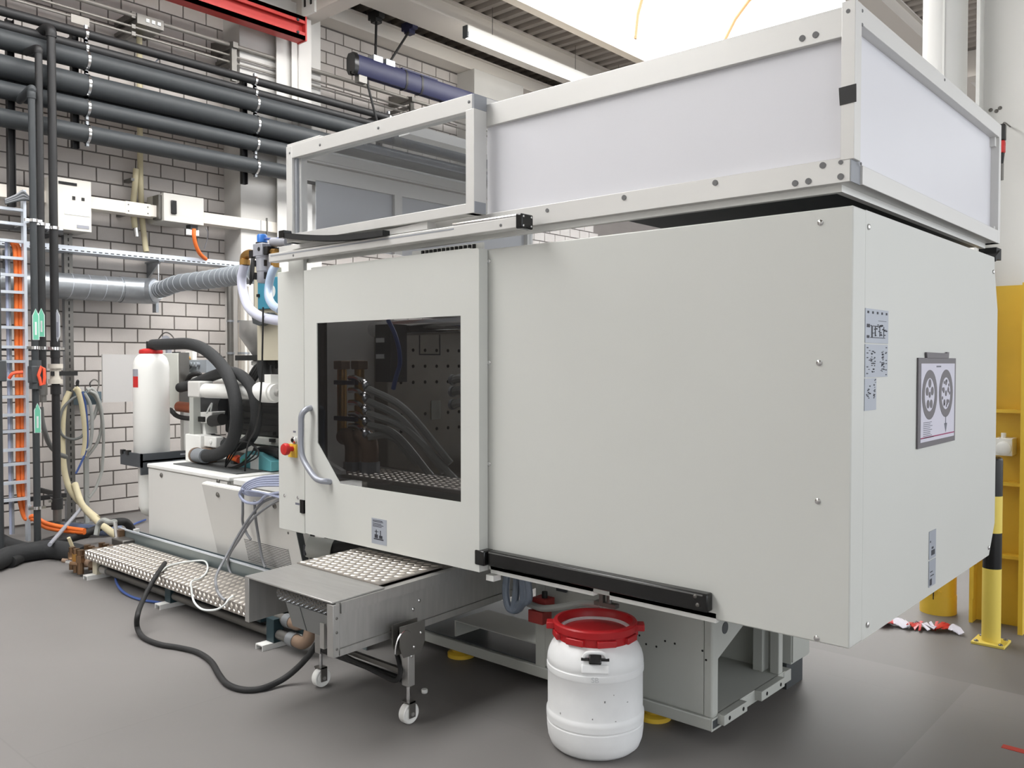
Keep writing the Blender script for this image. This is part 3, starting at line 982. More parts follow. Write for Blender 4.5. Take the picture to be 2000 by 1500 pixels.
# actuator and energy chain on the front rail
ac = thing('linear_actuator', 'slim aluminium door drive profile with black end cap on the enclosure rail', 'actuator', (-3.25, 2.73, 2.16))
AXL, AXR = -4.235, -2.375
part('profile', MB().box(AXL, AXR, 2.70, 2.755, 2.166, 2.213), alu, ac, bev=.003)
part('groove', MB().box(AXL + .02, -2.75, 2.699, 2.702, 2.196, 2.203), alu_cap, ac)
part('rod', MB().cyl((-2.76, 2.705, 2.22), (-2.38, 2.705, 2.218), .007, 8), chrome, ac)
ec = part('end_cap', MB().box(AXR, AXR + .035, 2.69, 2.765, 2.16, 2.222), blackg, ac, 'black end cap', bev=.006)
screws(ec, [(AXR + .035, y, z) for y in (2.702, 2.752) for z in (2.172, 2.21)], 'x', .005)
screws(ac, [A(573, 499, 'y', 2.70), A(978, 440, 'y', 2.70)], '-y', .007, holem)
ch = thing('energy_chain', 'black ribbed cable carrier lying on the rail under the clear pane', 'cable carrier', (-3.7, 2.75, 2.25))
ca, cb = A(562, 461, 'y', 2.695), A(752, 456, 'y', 2.695)
n_ = 46
for_ch = MB()
for i in range(n_):
    t = i / (n_ - 1)
    c = ca.lerp(cb, t)
    c.z -= .018 * math.sin(math.pi * t)
    for_ch.box(c.x - .009, c.x + .009, 2.673, 2.717, c.z - .014, c.z + .014)
    for_ch.box(c.x - .012, c.x + .012, 2.677, 2.713, c.z - .011, c.z + .011)
part('chain_links', for_ch, rubber, ch, kind='stuff')
part('chain_anchor', MB().box(ca.x - .05, ca.x, 2.67, 2.72, ca.z - .01, ca.z + .03), blackg, ch)
part('chain_shelf', MB().prism([(ca.x - .03, 2.226), (cb.x + .25, 2.262), (cb.x + .25, 2.226)], 'y', 2.74, 2.80).box(ca.x - .03, cb.x + .3, 2.757, 2.80, 2.213, 2.226), alu, ch)

# posts and machine parts seen through the slot below the enclosure
sp1 = thing('support_posts', 'aluminium posts carrying the top enclosure, seen through the slot', 'post', (-3.0, 4.2, 2.0))
for px in (1020, 1047):
    p = A(px, 455, 'y', 3.6)
    part('support_post', MB().box(p.x - .03, p.x + .03, 3.58, 3.64, 1.95, 2.19), alu, sp1)
part('slotted_cover', MB().box(-3.2, -2.75, 3.3, 3.34, 1.95, 2.17), white, sp1)
vb = MB()
for i in range(13):
    x = -3.22 + i * .03
    vb.box(x, x + .014, 2.93, 2.94, 2.1, 2.165)
part('vent_slots', vb, dark, sp1)
part('slot_sheet', MB().box(-3.3, -2.8, 2.94, 2.95, 2.09, 2.17), white, sp1)

# ================================================================== machine base
bs = thing('machine_undercarriage', 'pale grey welded steel base frame under the machine cover', 'base', (-2.7, 3.56, 0))
bxr, by0, by1 = -1.731, 3.20, 3.93
part('bottom_tube', MB().ring((0, 0, 0), (0, 0, 0), 0, 0, 4) if 0 else MB().box(-3.9, bxr - .004, by0, by0 + .085, .058, .110), basegrey, bs, bev=.004)
part('tube_mouth', MB().box(bxr - .004, bxr, by0, by0 + .008, .058, .11).box(bxr - .004, bxr, by0 + .077, by0 + .085, .058, .11).box(bxr - .004, bxr, by0 + .008, by0 + .077, .058, .066).box(bxr - .004, bxr, by0 + .008, by0 + .077, .102, .11), basegrey, bs)
part('tube_hollow', MB().box(bxr - .0035, bxr - .002, by0 + .008, by0 + .077, .066, .102), dkgrey, bs)
part('bottom_tube', MB().box(-3.9, bxr, by1 - .02, by1 + .06, .058, .115), basegrey, bs, bev=.004)
part('cross_tube', MB().box(bxr - .06, bxr - .003, by0 + .085, by1 - .02, .062, .112), basegrey, bs, bev=.003)
part('floor_plate', MB().box(-2.64, bxr - .005, by0 + .02, by1, .110, .118), basegrey, bs)
part('side_plate', MB().box(-2.64, bxr - .046, by0 + .012, by0 + .02, .118, .78), basegrey, bs)
pst = part('corner_post', MB().prism([(bxr - .045, by0 + .012), (bxr - .012, by0 + .012), (bxr - .006, by0 + .02), (bxr - .006, by0 + .065), (bxr - .045, by0 + .065)], 'z', .11, .8), basegrey, bs, bev=.004)
part('rear_post', MB().box(bxr - .05, bxr - .004, by1 - .075, by1 - .03, .118, .8), basegrey, bs, bev=.004)
part('rear_plate', MB().box(-2.64, bxr - .05, by1 - .02, by1 - .012, .118, .8), basegrey, bs)
part('inner_post', MB().box(bxr - .13, bxr - .08, by1 - .09, by1 - .02, .118, .55), basegrey, bs, bev=.003)
gy = A(1480, 1227, 'x', bxr)
part('gusset', MB().prism([(by0 + .02, .335), (by0 + .075, .335), (gy.y + .12, gy.z + .12), (gy.y + .1, .8), (by0 + .02, .8)], 'x', bxr - .03, bxr - .02), basegrey, bs)
hc = A(1416, 1226, 'x', bxr - .02)
part('cable_hole', MB().cyl((bxr - .021, hc.y, hc.z), (bxr - .018, hc.y, hc.z), .026, 24), dkgrey, bs)
for a_, b_ in (((1415, 1395), (1460, 1362)), ((1488, 1342), (1533, 1312))):
    q0, q1 = A(*a_, 'x', bxr + .03), A(*b_, 'x', bxr + .03)
    br_ = part('foot_bracket', MB().box(bxr - .01, bxr + .03, q0.y, q1.y, .075, .118), basegrey, bs, bev=.002)
    for t in (.22, .82):
        yy = q0.y + (q1.y - q0.y) * t
        part('bolt_hole', MB().cyl((bxr + .0295, yy, .096), (bxr + .0312, yy, .096), .009, 12), gap, br_)
part('left_frame', MB().box(-2.70, -2.64, by0 + .01, by0 + .06, .11, .8), basegrey, bs)
part('deck_plate', MB().box(-3.9, -2.7, by0 + .02, by1, .112, .118), dkgrey, bs)
part('angle_shelf', MB().box(-3.3, -2.72, by0 + .04, by0 + .3, .20, .206).box(-3.3, -3.29, by0 + .04, by0 + .3, .118, .2), basegrey, bs)
for p in ((1249, 1241), (1262, 1258), (1282, 1263), (1299, 1252), (1318, 1257), (1372, 1271), (1379, 1289)):
    q = A(*p, 'y', by0 + .012)
    part('tapped_hole', MB().cyl((q.x, q.y - .001, q.z), (q.x, q.y + .001, q.z), .005, 8), gap, bs)
fx = A(1262, 1410, 'z', 0)
for x, y in ((fx.x, by0 + .09), (-3.3, by0 + .09), (-2.05, by1 - .08)):
    part('levelling_foot', MB().lathe([(.075, 0), (.075, .02), (.05, .03), (.05, .06), (.001, .06)], (x, y, 0), 'z', 24), yellow, bs, 'yellow levelling foot')
rb_ = thing('rear_cabinet', 'small pale grey box behind the right end of the machine base', 'cabinet', (-1.6, 4.06, 0))
part('housing', MB().box(-1.95, -1.735, 3.995, 4.2, .13, .6), basegrey, rb_, bev=.003)
part('side_door', MB().box(-1.736, -1.728, 4.0, 4.195, .14, .59), basegrey, rb_)
part('door_slot', MB().box(-1.7275, -1.7265, 4.06, 4.066, .33, .5), gap, rb_)
part('foot', MB().box(-1.93, -1.76, 4.0, 4.19, 0, .13), dkgrey, rb_)

# machine innards that show under the cover and through the door pane
cl = thing('clamp_unit', 'dark clamping mechanism hidden behind the grey cover, with an added light block', 'machine part', (-2.0, 3.6, .8))
part('toggle_light_block', MB().box(-2.35, -1.25, 3.15, 4.35, .95, 1.95), dark, cl, bev=.01)  # dark block added inside the cover to stop light
part('moving_platen', MB().box(-2.72, -2.46, 3.12, 4.3, .8, 1.95), platenm, cl, bev=.01)
for y in (3.25, 4.15):
    for z in (.95, 1.8):
        part('tie_bar', MB().cyl((-3.99, y, z), (-1.3, y, z), .045, 20), chrome, cl)
part('bed_rail', MB().box(-3.99, -1.2, 3.2, 3.32, .8, .9).box(-3.99, -1.2, 4.1, 4.22, .8, .9), basegrey, cl)
fp = thing('fixed_platen', 'steel platen with a grid of tapped holes behind the tinted door pane', 'machine part', (-4.1, 3.8, .8))
part('plate', MB().box(-4.25, -4.0, 3.36, 4.4, .82, 1.86), platenm, fp, bev=.008)
hm = MB()
for j, z in enumerate((1.68, 1.58, 1.48, 1.28, 1.18)):
    for i in range(7):
        hm.cyl((-4.0, 3.47 + i * .1, z), (-3.998, 3.47 + i * .1, z), .011, 8)
part('tapped_holes', hm, gap, fp, kind='stuff')
part('bore', MB().cyl((-4.0, 4.05, 1.42), (-3.996, 4.05, 1.42), .075, 28), gap, fp)
lbm = MB()
for q in ((3.62, 3.80, 1.835 - .02, 1.835 - .012), (3.62, 3.80, 1.65, 1.658), (3.62, 3.626, 1.65, 1.82), (3.794, 3.80, 1.65, 1.82)):
    lbm.box(-3.999, -3.996, *q)
part('framed_label', lbm, ink, fp)
part('pale_plate', MB().box(-3.999, -3.995, 3.72, 3.80, 1.24, 1.36), basegrey, fp)
part('top_guard', MB().box(-4.25, -4.0, 3.36, 4.6, 1.9, 2.08), whitepaint, fp)
part('side_guard', MB().box(-4.14, -4.12, 2.84, 3.36, .9, 2.08), whitepaint, fp)
part('red_marker', MB().box(-4.12, -4.115, 2.88, 3.0, 1.38, 1.58), mat('pale_red', (214, 120, 110), .5), fp)
part('red_marker', MB().box(-4.12, -4.115, 2.90, 3.0, 1.02, 1.22), MATS['pale_red'], fp)
# water manifold with hoses
wm = thing('water_manifold', 'brass water manifold with clear hoses behind the tinted door pane', 'manifold', (-3.9, 3.0, .95))
for k, px in enumerate((668, 702)):
    t, b = A(px, 718, 'y', 3.02), A(px, 852, 'y', 3.02)
    part('column', MB().cyl(b, t, .028, 16), brass, wm)
    part('head', MB().box(t.x - .035, t.x + .035, 2.985, 3.055, t.z - .01, t.z + .04), bronze, wm, bev=.006)
for k, (px, py) in enumerate(((690, 880), (722, 880))):
    c = A(px, py, 'y', 2.98)
    part('elbow', MB().tube(spline([c + Vector((-.12, .03, .07)), c + Vector((-.04, 0, .075)), c + Vector((0, 0, .03)), c + Vector((0, 0, -.06))], 6), .048, 16), bronze, wm)
    part('union_nut', MB().cyl(c + Vector((0, 0, -.06)), c + Vector((0, 0, -.13)), .056, 8), galv, wm)
for py in (747, 817):
    c = A(668, py, 'y', 2.98)
    part('blue_band', MB().box(c.x - .05, c.x + .14, 2.96, 2.985, c.z - .012, c.z + .012), bluep, wm, 'blue clamp band')
ends = ((880, 905), (868, 922), (890, 938), (842, 930), (815, 905))
for k, py in enumerate((738, 762, 786, 808, 832)):
    a_ = A(684, py, 'y', 3.0)
    b_ = A(712, py + 10, 'y', 2.95)
    e_ = A(*ends[k], 'y', 3.15)
    part('elbow_fitting', MB().tube(spline([a_, a_.lerp(b_, .5) + ZU * .012, b_, b_ + Vector((.03, 0, -.03))], 5), .017, 10), chrome, wm)
    part('clamp_ring', MB().cyl(b_ + Vector((.012, 0, -.012)), b_ + Vector((.026, 0, -.026)), .024, 12), galv, wm)
    mid = (b_ * .55 + e_ * .45) + Vector((.02, 0, .05))
    hose_part('water_hose', [b_ + Vector((.03, 0, -.03)), mid, e_], .02, greyhose, wm)
for k, py in enumerate((742, 765, 790)):
    a_ = A(886, py, 'y', 2.95)
    hose_part('grey_hose', [a_, a_ + Vector((.06, 0, .01)), a_ + Vector((.2, .05, 0))], .021, greyhose, wm)
    part('nozzle_ring', MB().ring(a_ - Vector((.012, 0, 0)), a_ + Vector((.004, 0, 0)), .027, .014, 14), galv, wm)
cable('blue_air_hose', [A(px, py, 'y', 2.95) for px, py in ((758, 625), (770, 650), (779, 680), (781, 710), (774, 735), (768, 760))], .012, bluehose, 'blue air hose hanging behind the tinted door pane', 'hose')
ct = thing('valve_terminal', 'grey valve terminal with white labels behind the tinted door pane', 'terminal', (-3.6, 3.1, 1.45))
p = A(752, 690, 'y', 3.1)
part('housing', MB().box(p.x - .06, p.x + .07, 3.08, 3.2, p.z - .16, p.z + .16), dkgrey, ct)
for dz in (.06, -.03):
    part('label', MB().box(p.x - .05, p.x + .02, 3.076, 3.08, p.z + dz, p.z + dz + .025), labw, ct)
# tread floor inside the door
tf = thing('inner_step', 'tread plate floor inside the machine behind the door pane', 'step', (-3.3, 3.0, .9))
zf = A(800, 940, 'y', 2.9).z
part('plate', MB().box(-4.0, -2.75, 2.84, 3.15, zf - .02, zf), treadm, tf)
lz_ = MB()
for i in range(26):
    for j in range(6):
        lz_.loz((-3.97 + i * .048 + (j % 2) * .024, 2.87 + j * .05, zf), (.018, 0, 0), (0, .008, 0), ZU, .004)
part('tread_pattern', lz_, lozm, tf, kind='stuff')
part('white_cover', MB().prism([(-4.1, zf), (-3.75, zf), (-3.75, zf + .02), (-4.1, zf + .12)], 'y', 2.83, 2.86), whitepaint, tf)

# underside details
wc = A(622, 1072, 'y', 3.0)
ws = thing('cooling_fan_motor', 'grey cylindrical motor under the sliding door at its left corner', 'motor', wc)
part('housing', MB().cyl(wc + Vector((-.06, -.03, .01)), wc + Vector((.06, .06, -.01)), .062, 20), basegrey, ws)
part('label', MB().obox(wc + Vector((-.03, -.075, .0)), (.008, 0, 0), (0, .004, 0), (0, 0, .03)), ink, ws)
part('bracket', MB().cyl(wc + Vector((.05, .05, 0)), wc + Vector((.35, .2, .05)), .04, 12), dark, ws)
part('arm', MB().box(wc.x - .1, wc.x + .4, 3.15, 3.2, wc.z - .02, wc.z + .12), dark, ws)
uh = thing('hose_bundle', 'bluish clear hoses looped below the cover beside the black rail', 'hose', A(1010, 1170, 'y', 3.1))
for k in range(3):
    dx = k * 9
    hose_part('hose', [A(990 + dx * 2.2, 1120, 'y', 3.05 + k * .03), A(988 + dx * 2.2, 1160, 'y', 3.05), A(995 + dx, 1188, 'y', 3.05), A(1012, 1190 - k * 5, 'y', 3.05), A(1022 + dx * .6, 1170, 'y', 3.02), A(1020 + dx * .5, 1125, 'y', 3.02)], .018, mat('bluish_hose', (116, 126, 140), .35), uh)
rdt = A(1058, 1190, 'y', 3.12)
rv = thing('red_valve_block', 'small dark red valve block under the cover behind the barrel', 'valve', rdt)
part('upper_block', MB().box(rdt.x - .045, rdt.x + .04, 3.1, 3.17, rdt.z - .005, rdt.z + .055), mat('dark_red', (150, 48, 44), .5), rv, bev=.003)
part('lower_block', MB().box(rdt.x - .06, rdt.x + .03, 3.09, 3.16, rdt.z - .065, rdt.z - .005), MATS['dark_red'], rv, bev=.003)
part('knob', MB().cyl((rdt.x + .01, 3.13, rdt.z + .055), (rdt.x + .01, 3.13, rdt.z + .085), .014, 12), black, rv)
tv = A(1190, 1172, 'y', 3.0)
dv = thing('drain_valve', 'drain tap with grey pipe hanging above the white barrel', 'valve', tv)
part('pipe', MB().cyl(tv + Vector((0, 0, .12)), tv + Vector((0, 0, -.02)), .012, 12), steel_dk, dv)
part('tap', MB().box(tv.x - .07, tv.x + .04, 2.985, 3.015, tv.z - .03, tv.z - .012), steel_dk, dv)
part('lever', MB().box(tv.x - .04, tv.x - .02, 2.98, 3.0, tv.z - .012, tv.z + .08), steel_dk, dv)
hose_part('drain_hose', [A(1030, 1178, 'y', 3.1), A(1060, 1188, 'y', 3.08), A(1100, 1185, 'y', 3.05), A(1140, 1178, 'y', 3.02), A(1175, 1180, 'y', 3.0)], .016, greyhose, dv)
op = A(1140, 1152, 'y', 3.3)
dt = thing('drain_tray', 'white rounded housing under the cover above the barrel', 'housing', op)
part('shell', MB().box(op.x - .15, op.x + .25, 3.26, 3.6, op.z - .02, op.z + .12), white, dt, bev=.03)
part('valve_box', MB().box(op.x - .09, op.x - .03, 3.2, 3.26, op.z + .0, op.z + .06), dkgrey, dt)

# ================================================================== barrel
bc = A(1162, 1452, 'z', 0)
bx, by = bc.x, bc.y
R0 = .203
bl = thing('barrel', 'white plastic barrel with a red screw ring under the machine cover', 'barrel', (bx, by, 0))
prof = [(.150, 0), (.168, .004), (.186, .02), (.197, .05), (.2015, .085), (.2025, .113), (.2, .116), (.2, .12), (.2035, .124), (.2045, .145), (.204, .158), (.2, .164), (.1985, .17), (.1985, .25), (.1985, .322), (.2015, .327), (.2025, .331), (.2025, .352), (.1995, .356), (.1995, .36), (.2015, .364), (.1995, .385), (.194, .405), (.185, .424), (.173, .442), (.162, .456), (.155, .466), (.15, .48), (.15, .495), (.135, .495), (.135, .45), (.001, .45)]
part('body', MB().lathe(prof, (bx, by, 0), 'z', 64), plasticw, bl, 'scuffed white body')
toc = Vector((-bx, -by, 0)).normalized()
sd_ = Vector((-toc.y, toc.x, 0))
rg = MB().lathe([(.160, .455), (.163, .458), (.166, .490), (.174, .494), (.176, .520), (.172, .526), (.158, .527), (.150, .515), (.146, .48)], (bx, by, 0), 'z', 64)
part('screw_ring', rg, redlid, bl, 'red screw ring')
part('inner_lid', MB().lathe([(.148, .486), (.09, .482), (.085, .475), (.001, .475)], (bx, by, 0), 'z', 48), redlid, bl)
part('lid_centre', MB().cyl((bx, by, .476), (bx, by, .478), .055, 32), mat('beige_lid', (206, 190, 160), .5), bl, 'beige centre')
for k in range(8):
    t = math.atan2(toc.y, toc.x) + R_(16 + 45 * k)
    n_ = Vector((math.cos(t), math.sin(t), 0))
    t_ = Vector((-n_.y, n_.x, 0))
    part('ring_grip', MB().obox(Vector((bx, by, .474)) + n_ * .166, t_ * .040, n_ * .010, ZU * .014), redlid, bl, bev=.004)
for s_ in (-1, 1):
    q = Vector((bx, by, .502)) + sd_ * s_ * .184
    part('ring_lug', MB().obox(q, sd_ * .02, toc * .028, ZU * .014), redlid, bl, bev=.004)
hq = Vector((bx, by, .428)) + toc * .184
hn = (toc + ZU * .6).normalized()
hu = sd_.cross(hn).normalized()
part('grip_recess', MB().obox(Vector((bx, by, .385)) + toc * .196, sd_ * .056, (toc + ZU * .3) * .006, (ZU - toc * .3) * .018), plasticw, bl, bev=.006)
part('handle_arch', MB().tube(spline([hq + sd_ * -.05 - ZU * .012, hq + sd_ * -.035 + ZU * .016 + toc * .004, hq + ZU * .022 + toc * .006, hq + sd_ * .035 + ZU * .016 + toc * .004, hq + sd_ * .05 - ZU * .012], 6), .008, 8), plasticw, bl)
lt_ = part('latch', MB().obox(hq + toc * .012 - ZU * .004, sd_ * .025, hn * .008, hu * .02), blackg, bl, 'black latch', bev=.005)
part('latch_pin', MB().cyl(hq + sd_ * -.056 + toc * .008 - ZU * .006, hq + sd_ * .056 + toc * .008 - ZU * .006, .006, 8), blackg, lt_)
rotm = Matrix((sd_, ZU, toc)).transposed()
text(bl, 'SB', .03, Vector((bx, by, .342)) + toc * .203, rotm, mat('faint_mark', (196, 198, 200), .6), .001)
dr = random.Random(5)
for k in range(6):
    t = math.atan2(toc.y, toc.x) + dr.uniform(-.8, .8)
    n_ = Vector((math.cos(t), math.sin(t), 0))
    t_ = Vector((-n_.y, n_.x, 0))
    part('scuff', MB().obox(Vector((bx, by, dr.uniform(.15, .29))) + n_ * .199, t_ * dr.uniform(.001, .003), n_ * .0006, ZU * dr.uniform(.0008, .004)), mat('scuff_mark', (120, 120, 118), .7), bl)

# ================================================================== injection side: cabinet
cb_ = thing('control_cabinet', 'long white machine cabinet with a tilted open panel, left of the door', 'cabinet', (-5.5, 3.7, 0))
CX0, CX1, CY0, CY1, CZ = -6.57, -4.32, 3.1, 4.4, .815
part('body', MB().box(CX0 + .01, CX1, CY0 + .03, CY1, .06, CZ - .03), cover2, cb_)
part('front_panel', MB().box(CX0, -5.40, CY0, CY0 + .03, .25, CZ - .035), cover2, cb_, bev=.006)
part('top_lid', MB().box(CX0 - .005, -5.36, CY0 - .008, CY1, CZ - .032, CZ), whitepaint, cb_, bev=.008)
part('top_lid', MB().box(-5.35, CX1, CY0 + .02, CY1, CZ - .055, CZ - .012), whitepaint, cb_, bev=.006)
part('plinth', MB().box(CX0 + .05, CX1, CY0 + .06, CY1 - .05, 0, .06), dkgrey, cb_)
part('dark_opening', MB().box(-5.34, -4.95, CY0 + .028, CY0 + .031, .60, .74), gap, cb_)
for q in ((316, 928), (427, 1015 - 75)):
    p = A(*q, 'y', CY0)
    part('lock', MB().lathe([(.018, 0), (.018, .006), (.01, .012), (.001, .012)], p, (0, -1, 0), 14), steel_dk, cb_)
# tilted panel leaning on the cabinet
tx0, tx1 = -5.509, -4.455
T0, T1 = Vector((tx0, 2.972, .768)), Vector((tx0, 3.092, .25))
pd = (T1 - T0)
pn = Vector((0, pd.z, -pd.y)).normalized()
if pn.y > 0:
    pn = -pn
W_ = Vector((tx1 - tx0, 0, 0))
tpan = part('tilted_panel', MB().obox(T0 + W_ / 2 + pd / 2 - pn * .008, W_ / 2, pd / 2, pn * .008), cover2, cb_, bev=.003)
part('panel_rim', MB().obox(T0 + W_ / 2 - pn * .025, W_ / 2, pd.normalized() * .006, pn * .02), white, tpan, bev=.003)


def onpanel(px, py):
    d = (FW + RT * ((px - 1000) / F) - UP * ((py - 750) / F))
    t = (T0 - CAM).dot(pn) / d.dot(pn)
    return CAM + d * t


for q in ((426, 966), (537, 988)):
    p = onpanel(*q)
    part('lock', MB().lathe([(.018, 0), (.018, .006), (.01, .012), (.001, .012)], p, pn, 14), steel_dk, tpan)
v0, v1, v2 = onpanel(477, 1051), onpanel(563, 1073), onpanel(486, 1093)
vx0, vx1, vza, vzb = v0.x, v1.x, v0.z, v2.z
part('vent_back', MB().obox(((vx0 + vx1) / 2, T0.y + (T0.z - (vza + vzb) / 2) * pd.y / -pd.z - .0005, (vza + vzb) / 2), ((vx1 - vx0) / 2, 0, 0), pd.normalized() * ((vza - vzb) / 2 / abs(pd.normalized().z)), pn * .003), gap, tpan)
lv = MB()
nl = 13
for i in range(nl + 1):
    z = vza + (vzb - vza) * i / nl
    y = T0.y + (T0.z - z) * pd.y / -pd.z
    lv.obox(Vector(((vx0 + vx1) / 2, y, z)) + pn * .0035, ((vx1 - vx0) / 2, 0, 0), pd.normalized() * .0028, pn * .001)
for i in range(38):
    x = vx0 + (vx1 - vx0) * i / 37
    zc = (vza + vzb) / 2
    y = T0.y + (T0.z - zc) * pd.y / -pd.z
    lv.obox(Vector((x, y, zc)) + pn * .003, (.0009, 0, 0), pd.normalized() * ((vza - vzb) / 2 / abs(pd.normalized().z)), pn * .001)
part('vent_grille', lv, cover2, tpan, kind='stuff')
part('panel_edge', MB().obox(Vector((tx1 + .004, T0.y + pd.y / 2 + .02, T0.z + pd.z / 2)), (.004, 0, 0), pd / 2, pn * .02), dkgrey, tpan)
part('side_skirt', MB().box(-4.44, -4.42, 3.11, 3.4, .2, .66), dark, cb_)

# rubber mat, white block, teal box, blue/black things on the cabinet
single('rubber_mat', MB().box(-6.36, -5.44, 3.20, 3.85, CZ, CZ + .008), mat('mat_rubber', (88, 90, 90), .8), 'dark grey rubber mat lying on the white cabinet top', 'mat')
wb = thing('pump_block', 'small white block with pipe sockets on the cabinet beside the tank', 'block', (-6.3, 3.4, CZ))
part('housing', MB().box(-6.50, -6.26, 3.37, 3.47, CZ, CZ + .22), white, wb, bev=.008)
part('top_ear', MB().box(-6.26, -6.08, 3.40, 3.47, CZ + .13, CZ + .215), white, wb, bev=.008)
part('screw_cap', MB().lathe([(.018, 0), (.018, .008), (.001, .012)], (-6.15, 3.40, CZ + .175), (0, -1, 0), 14), white, wb)
part('valve_body', MB().box(-6.27, -6.16, 3.38, 3.46, CZ + .01, CZ + .12), bronze, wb, bev=.01)
pe = thing('elbow_pipe', 'grey pipe elbow fitting standing behind the white block on the cabinet', 'pipe', (-5.95, 3.6, CZ))
e0 = A(402, 853, 'y', 3.6)
part('riser', MB().cyl((e0.x, 3.6, CZ), (e0.x, 3.6, e0.z - .04), .05, 16), dkgrey, pe)
part('socket', MB().tube(spline([(e0.x, 3.6, e0.z - .04), (e0.x - .0, 3.59, e0.z + .01), (e0.x + .06, 3.57, e0.z + .02), (e0.x + .12, 3.55, e0.z + .015)], 5), .062, 16), mat('grey_socket', (128, 132, 136), .5), pe)
hs = thing('coupling', 'light grey hose coupling on the white block over the mat', 'coupling', (-6.1, 3.3, CZ))
c0_, c1_ = A(385, 889, 'y', 3.33), A(402, 891, 'y', 3.31)
part('sleeve', MB().cyl(c0_, c1_, .055, 18), MATS['grey_socket'], hs)
part('flange', MB().cyl(c0_ - (c1_ - c0_).normalized() * .03, c0_, .06, 18), bronze, hs)

tb0 = A(500, 915, 'z', CZ)
tb = thing('teal_box', 'teal sheet metal box with sloping top and white label on the cabinet', 'box', (tb0.x, tb0.y + .1, CZ))
xa, xb_ = A(468, 916, 'y', 3.42).x, A(529, 912, 'y', 3.42).x
za, zm, zt_ = CZ + .008, A(531, 902, 'y', 3.42).z, A(503, 884, 'y', 3.42).z
part('shell', MB().prism([(xa, za), (xb_, za), (xb_, zm), (xb_ - .17, zt_), (xa + .10, zt_), (xa, za + .07)], 'y', 3.42, 3.62), teal, tb, bev=.004)
part('label', MB().box(xa + .15, xa + .26, 3.4185, 3.42, za + .0, zt_ - .02), labw, tb, 'white label')
part('green_lamp', MB().cyl((xa + .07, 3.42, za + .05), (xa + .07, 3.412, za + .05), .018, 12), mat('green_lamp', (60, 140, 90), .4), tb)
p = A(458, 894, 'y', 3.5)
oc_ = thing('orange_connector', 'orange plug lying behind the black cable loops on the cabinet', 'plug', (p.x, 3.5, CZ))
part('plug_body', MB().cyl((p.x - .07, 3.5, p.z), (p.x + .07, 3.49, p.z - .01), .022, 14), orange, oc_)
part('rear_ring', MB().cyl((p.x + .04, 3.5, p.z + .0), (p.x + .09, 3.49, p.z - .01), .026, 14), orangeh, oc_)
part('stand', MB().box(p.x - .02, p.x + .02, 3.48, 3.52, CZ, p.z - .015), dkgrey, oc_)
for k in range(3):
    o = 5 * k
    cable('cable_loop', [A(px, py, 'y', 3.36 - .012 * k) for px, py in ((440, 912), (444 + o, 892), (462 + o, 866), (480 + o * .6, 862 + o * .4), (496 + o * .7, 868 + o), (493 + o, 882 + o), (474 + o, 903), (456 + o, 912), (442 + o * .5, 914))], .0055, rubber,
          ('outermost of three black cable loops hanging over the teal box', 'middle of three black cable loops hanging over the teal box', 'innermost of three black cable loops hanging over the teal box')[k], group='black cable loops')

# white expansion tank in its bracket
TX, TY = -6.985, 3.33
tk = thing('pressure_tank', 'tall white cylindrical tank with red collar standing in a dark bracket', 'tank', (TX, TY, .32))
zt = 1.70
part('upper_body', MB().lathe([(.135, .82), (.142, .83), (.142, zt - .14), (.138, zt - .1), (.122, zt - .055), (.09, zt - .025), (.06, zt - .012), (.001, zt - .01)], (TX, TY, 0), 'z', 40), white, tk)
part('lower_body', MB().lathe([(.001, .325), (.05, .33), (.088, .36), (.105, .41), (.108, .5), (.108, .83), (.001, .83)], (TX, TY, 0), 'z', 36), white, tk)
part('collar', MB().lathe([(.09, zt - .022), (.094, zt - .012), (.09, zt + .008), (.055, zt + .02), (.001, zt + .02)], (TX, TY, 0), 'z', 32), red, tk, 'red collar')
part('valve_stem', MB().cyl((TX - .02, TY, zt + .02), (TX - .02, TY, zt + .08), .028, 14), black, tk, 'black valve stem')
lab0 = math.atan2(-TY, -TX) - R_(60)
for z0, z1, mt, nm in ((1.40, 1.49, red, 'red label'), (1.49, 1.55, labg, 'grey label')):
    seg = MB()
    vs = []
    for i in range(5):
        t = lab0 + R_(-16 + 8 * i)
        for z in (z0, z1):
            vs.append((TX + .1428 * math.cos(t), TY + .1428 * math.sin(t), z))
    seg.add(vs, [(2 * i, 2 * i + 2, 2 * i + 3, 2 * i + 1) for i in range(4)])
    part('label', seg, mt, tk, nm)
bk = part('bracket', MB().box(-7.15, -6.775, 3.14, 3.155, .76, .87).prism([(3.14, .87), (3.62, .87), (3.62, .80), (3.3, .70), (3.14, .70)], 'x', -6.79, -6.775).box(-7.15, -6.775, 3.155, 3.6, .80, .815).box(-6.775, -6.58, 3.4, 3.6, .72, .80), mat('bracket_grey', (66, 70, 74), .5), tk, 'dark grey bracket')
part('slot', MB().box(-6.776, -6.774, 3.47, 3.53, .835, .85), labg, bk)
for x in (-7.11, -7.01):
    part('clip', MB().box(x - .02, x + .02, 3.13, 3.16, .85, .885), black, bk)
part('support_leg', MB().box(-7.1, -7.05, 3.5, 3.55, 0, .80), dkgrey, tk)

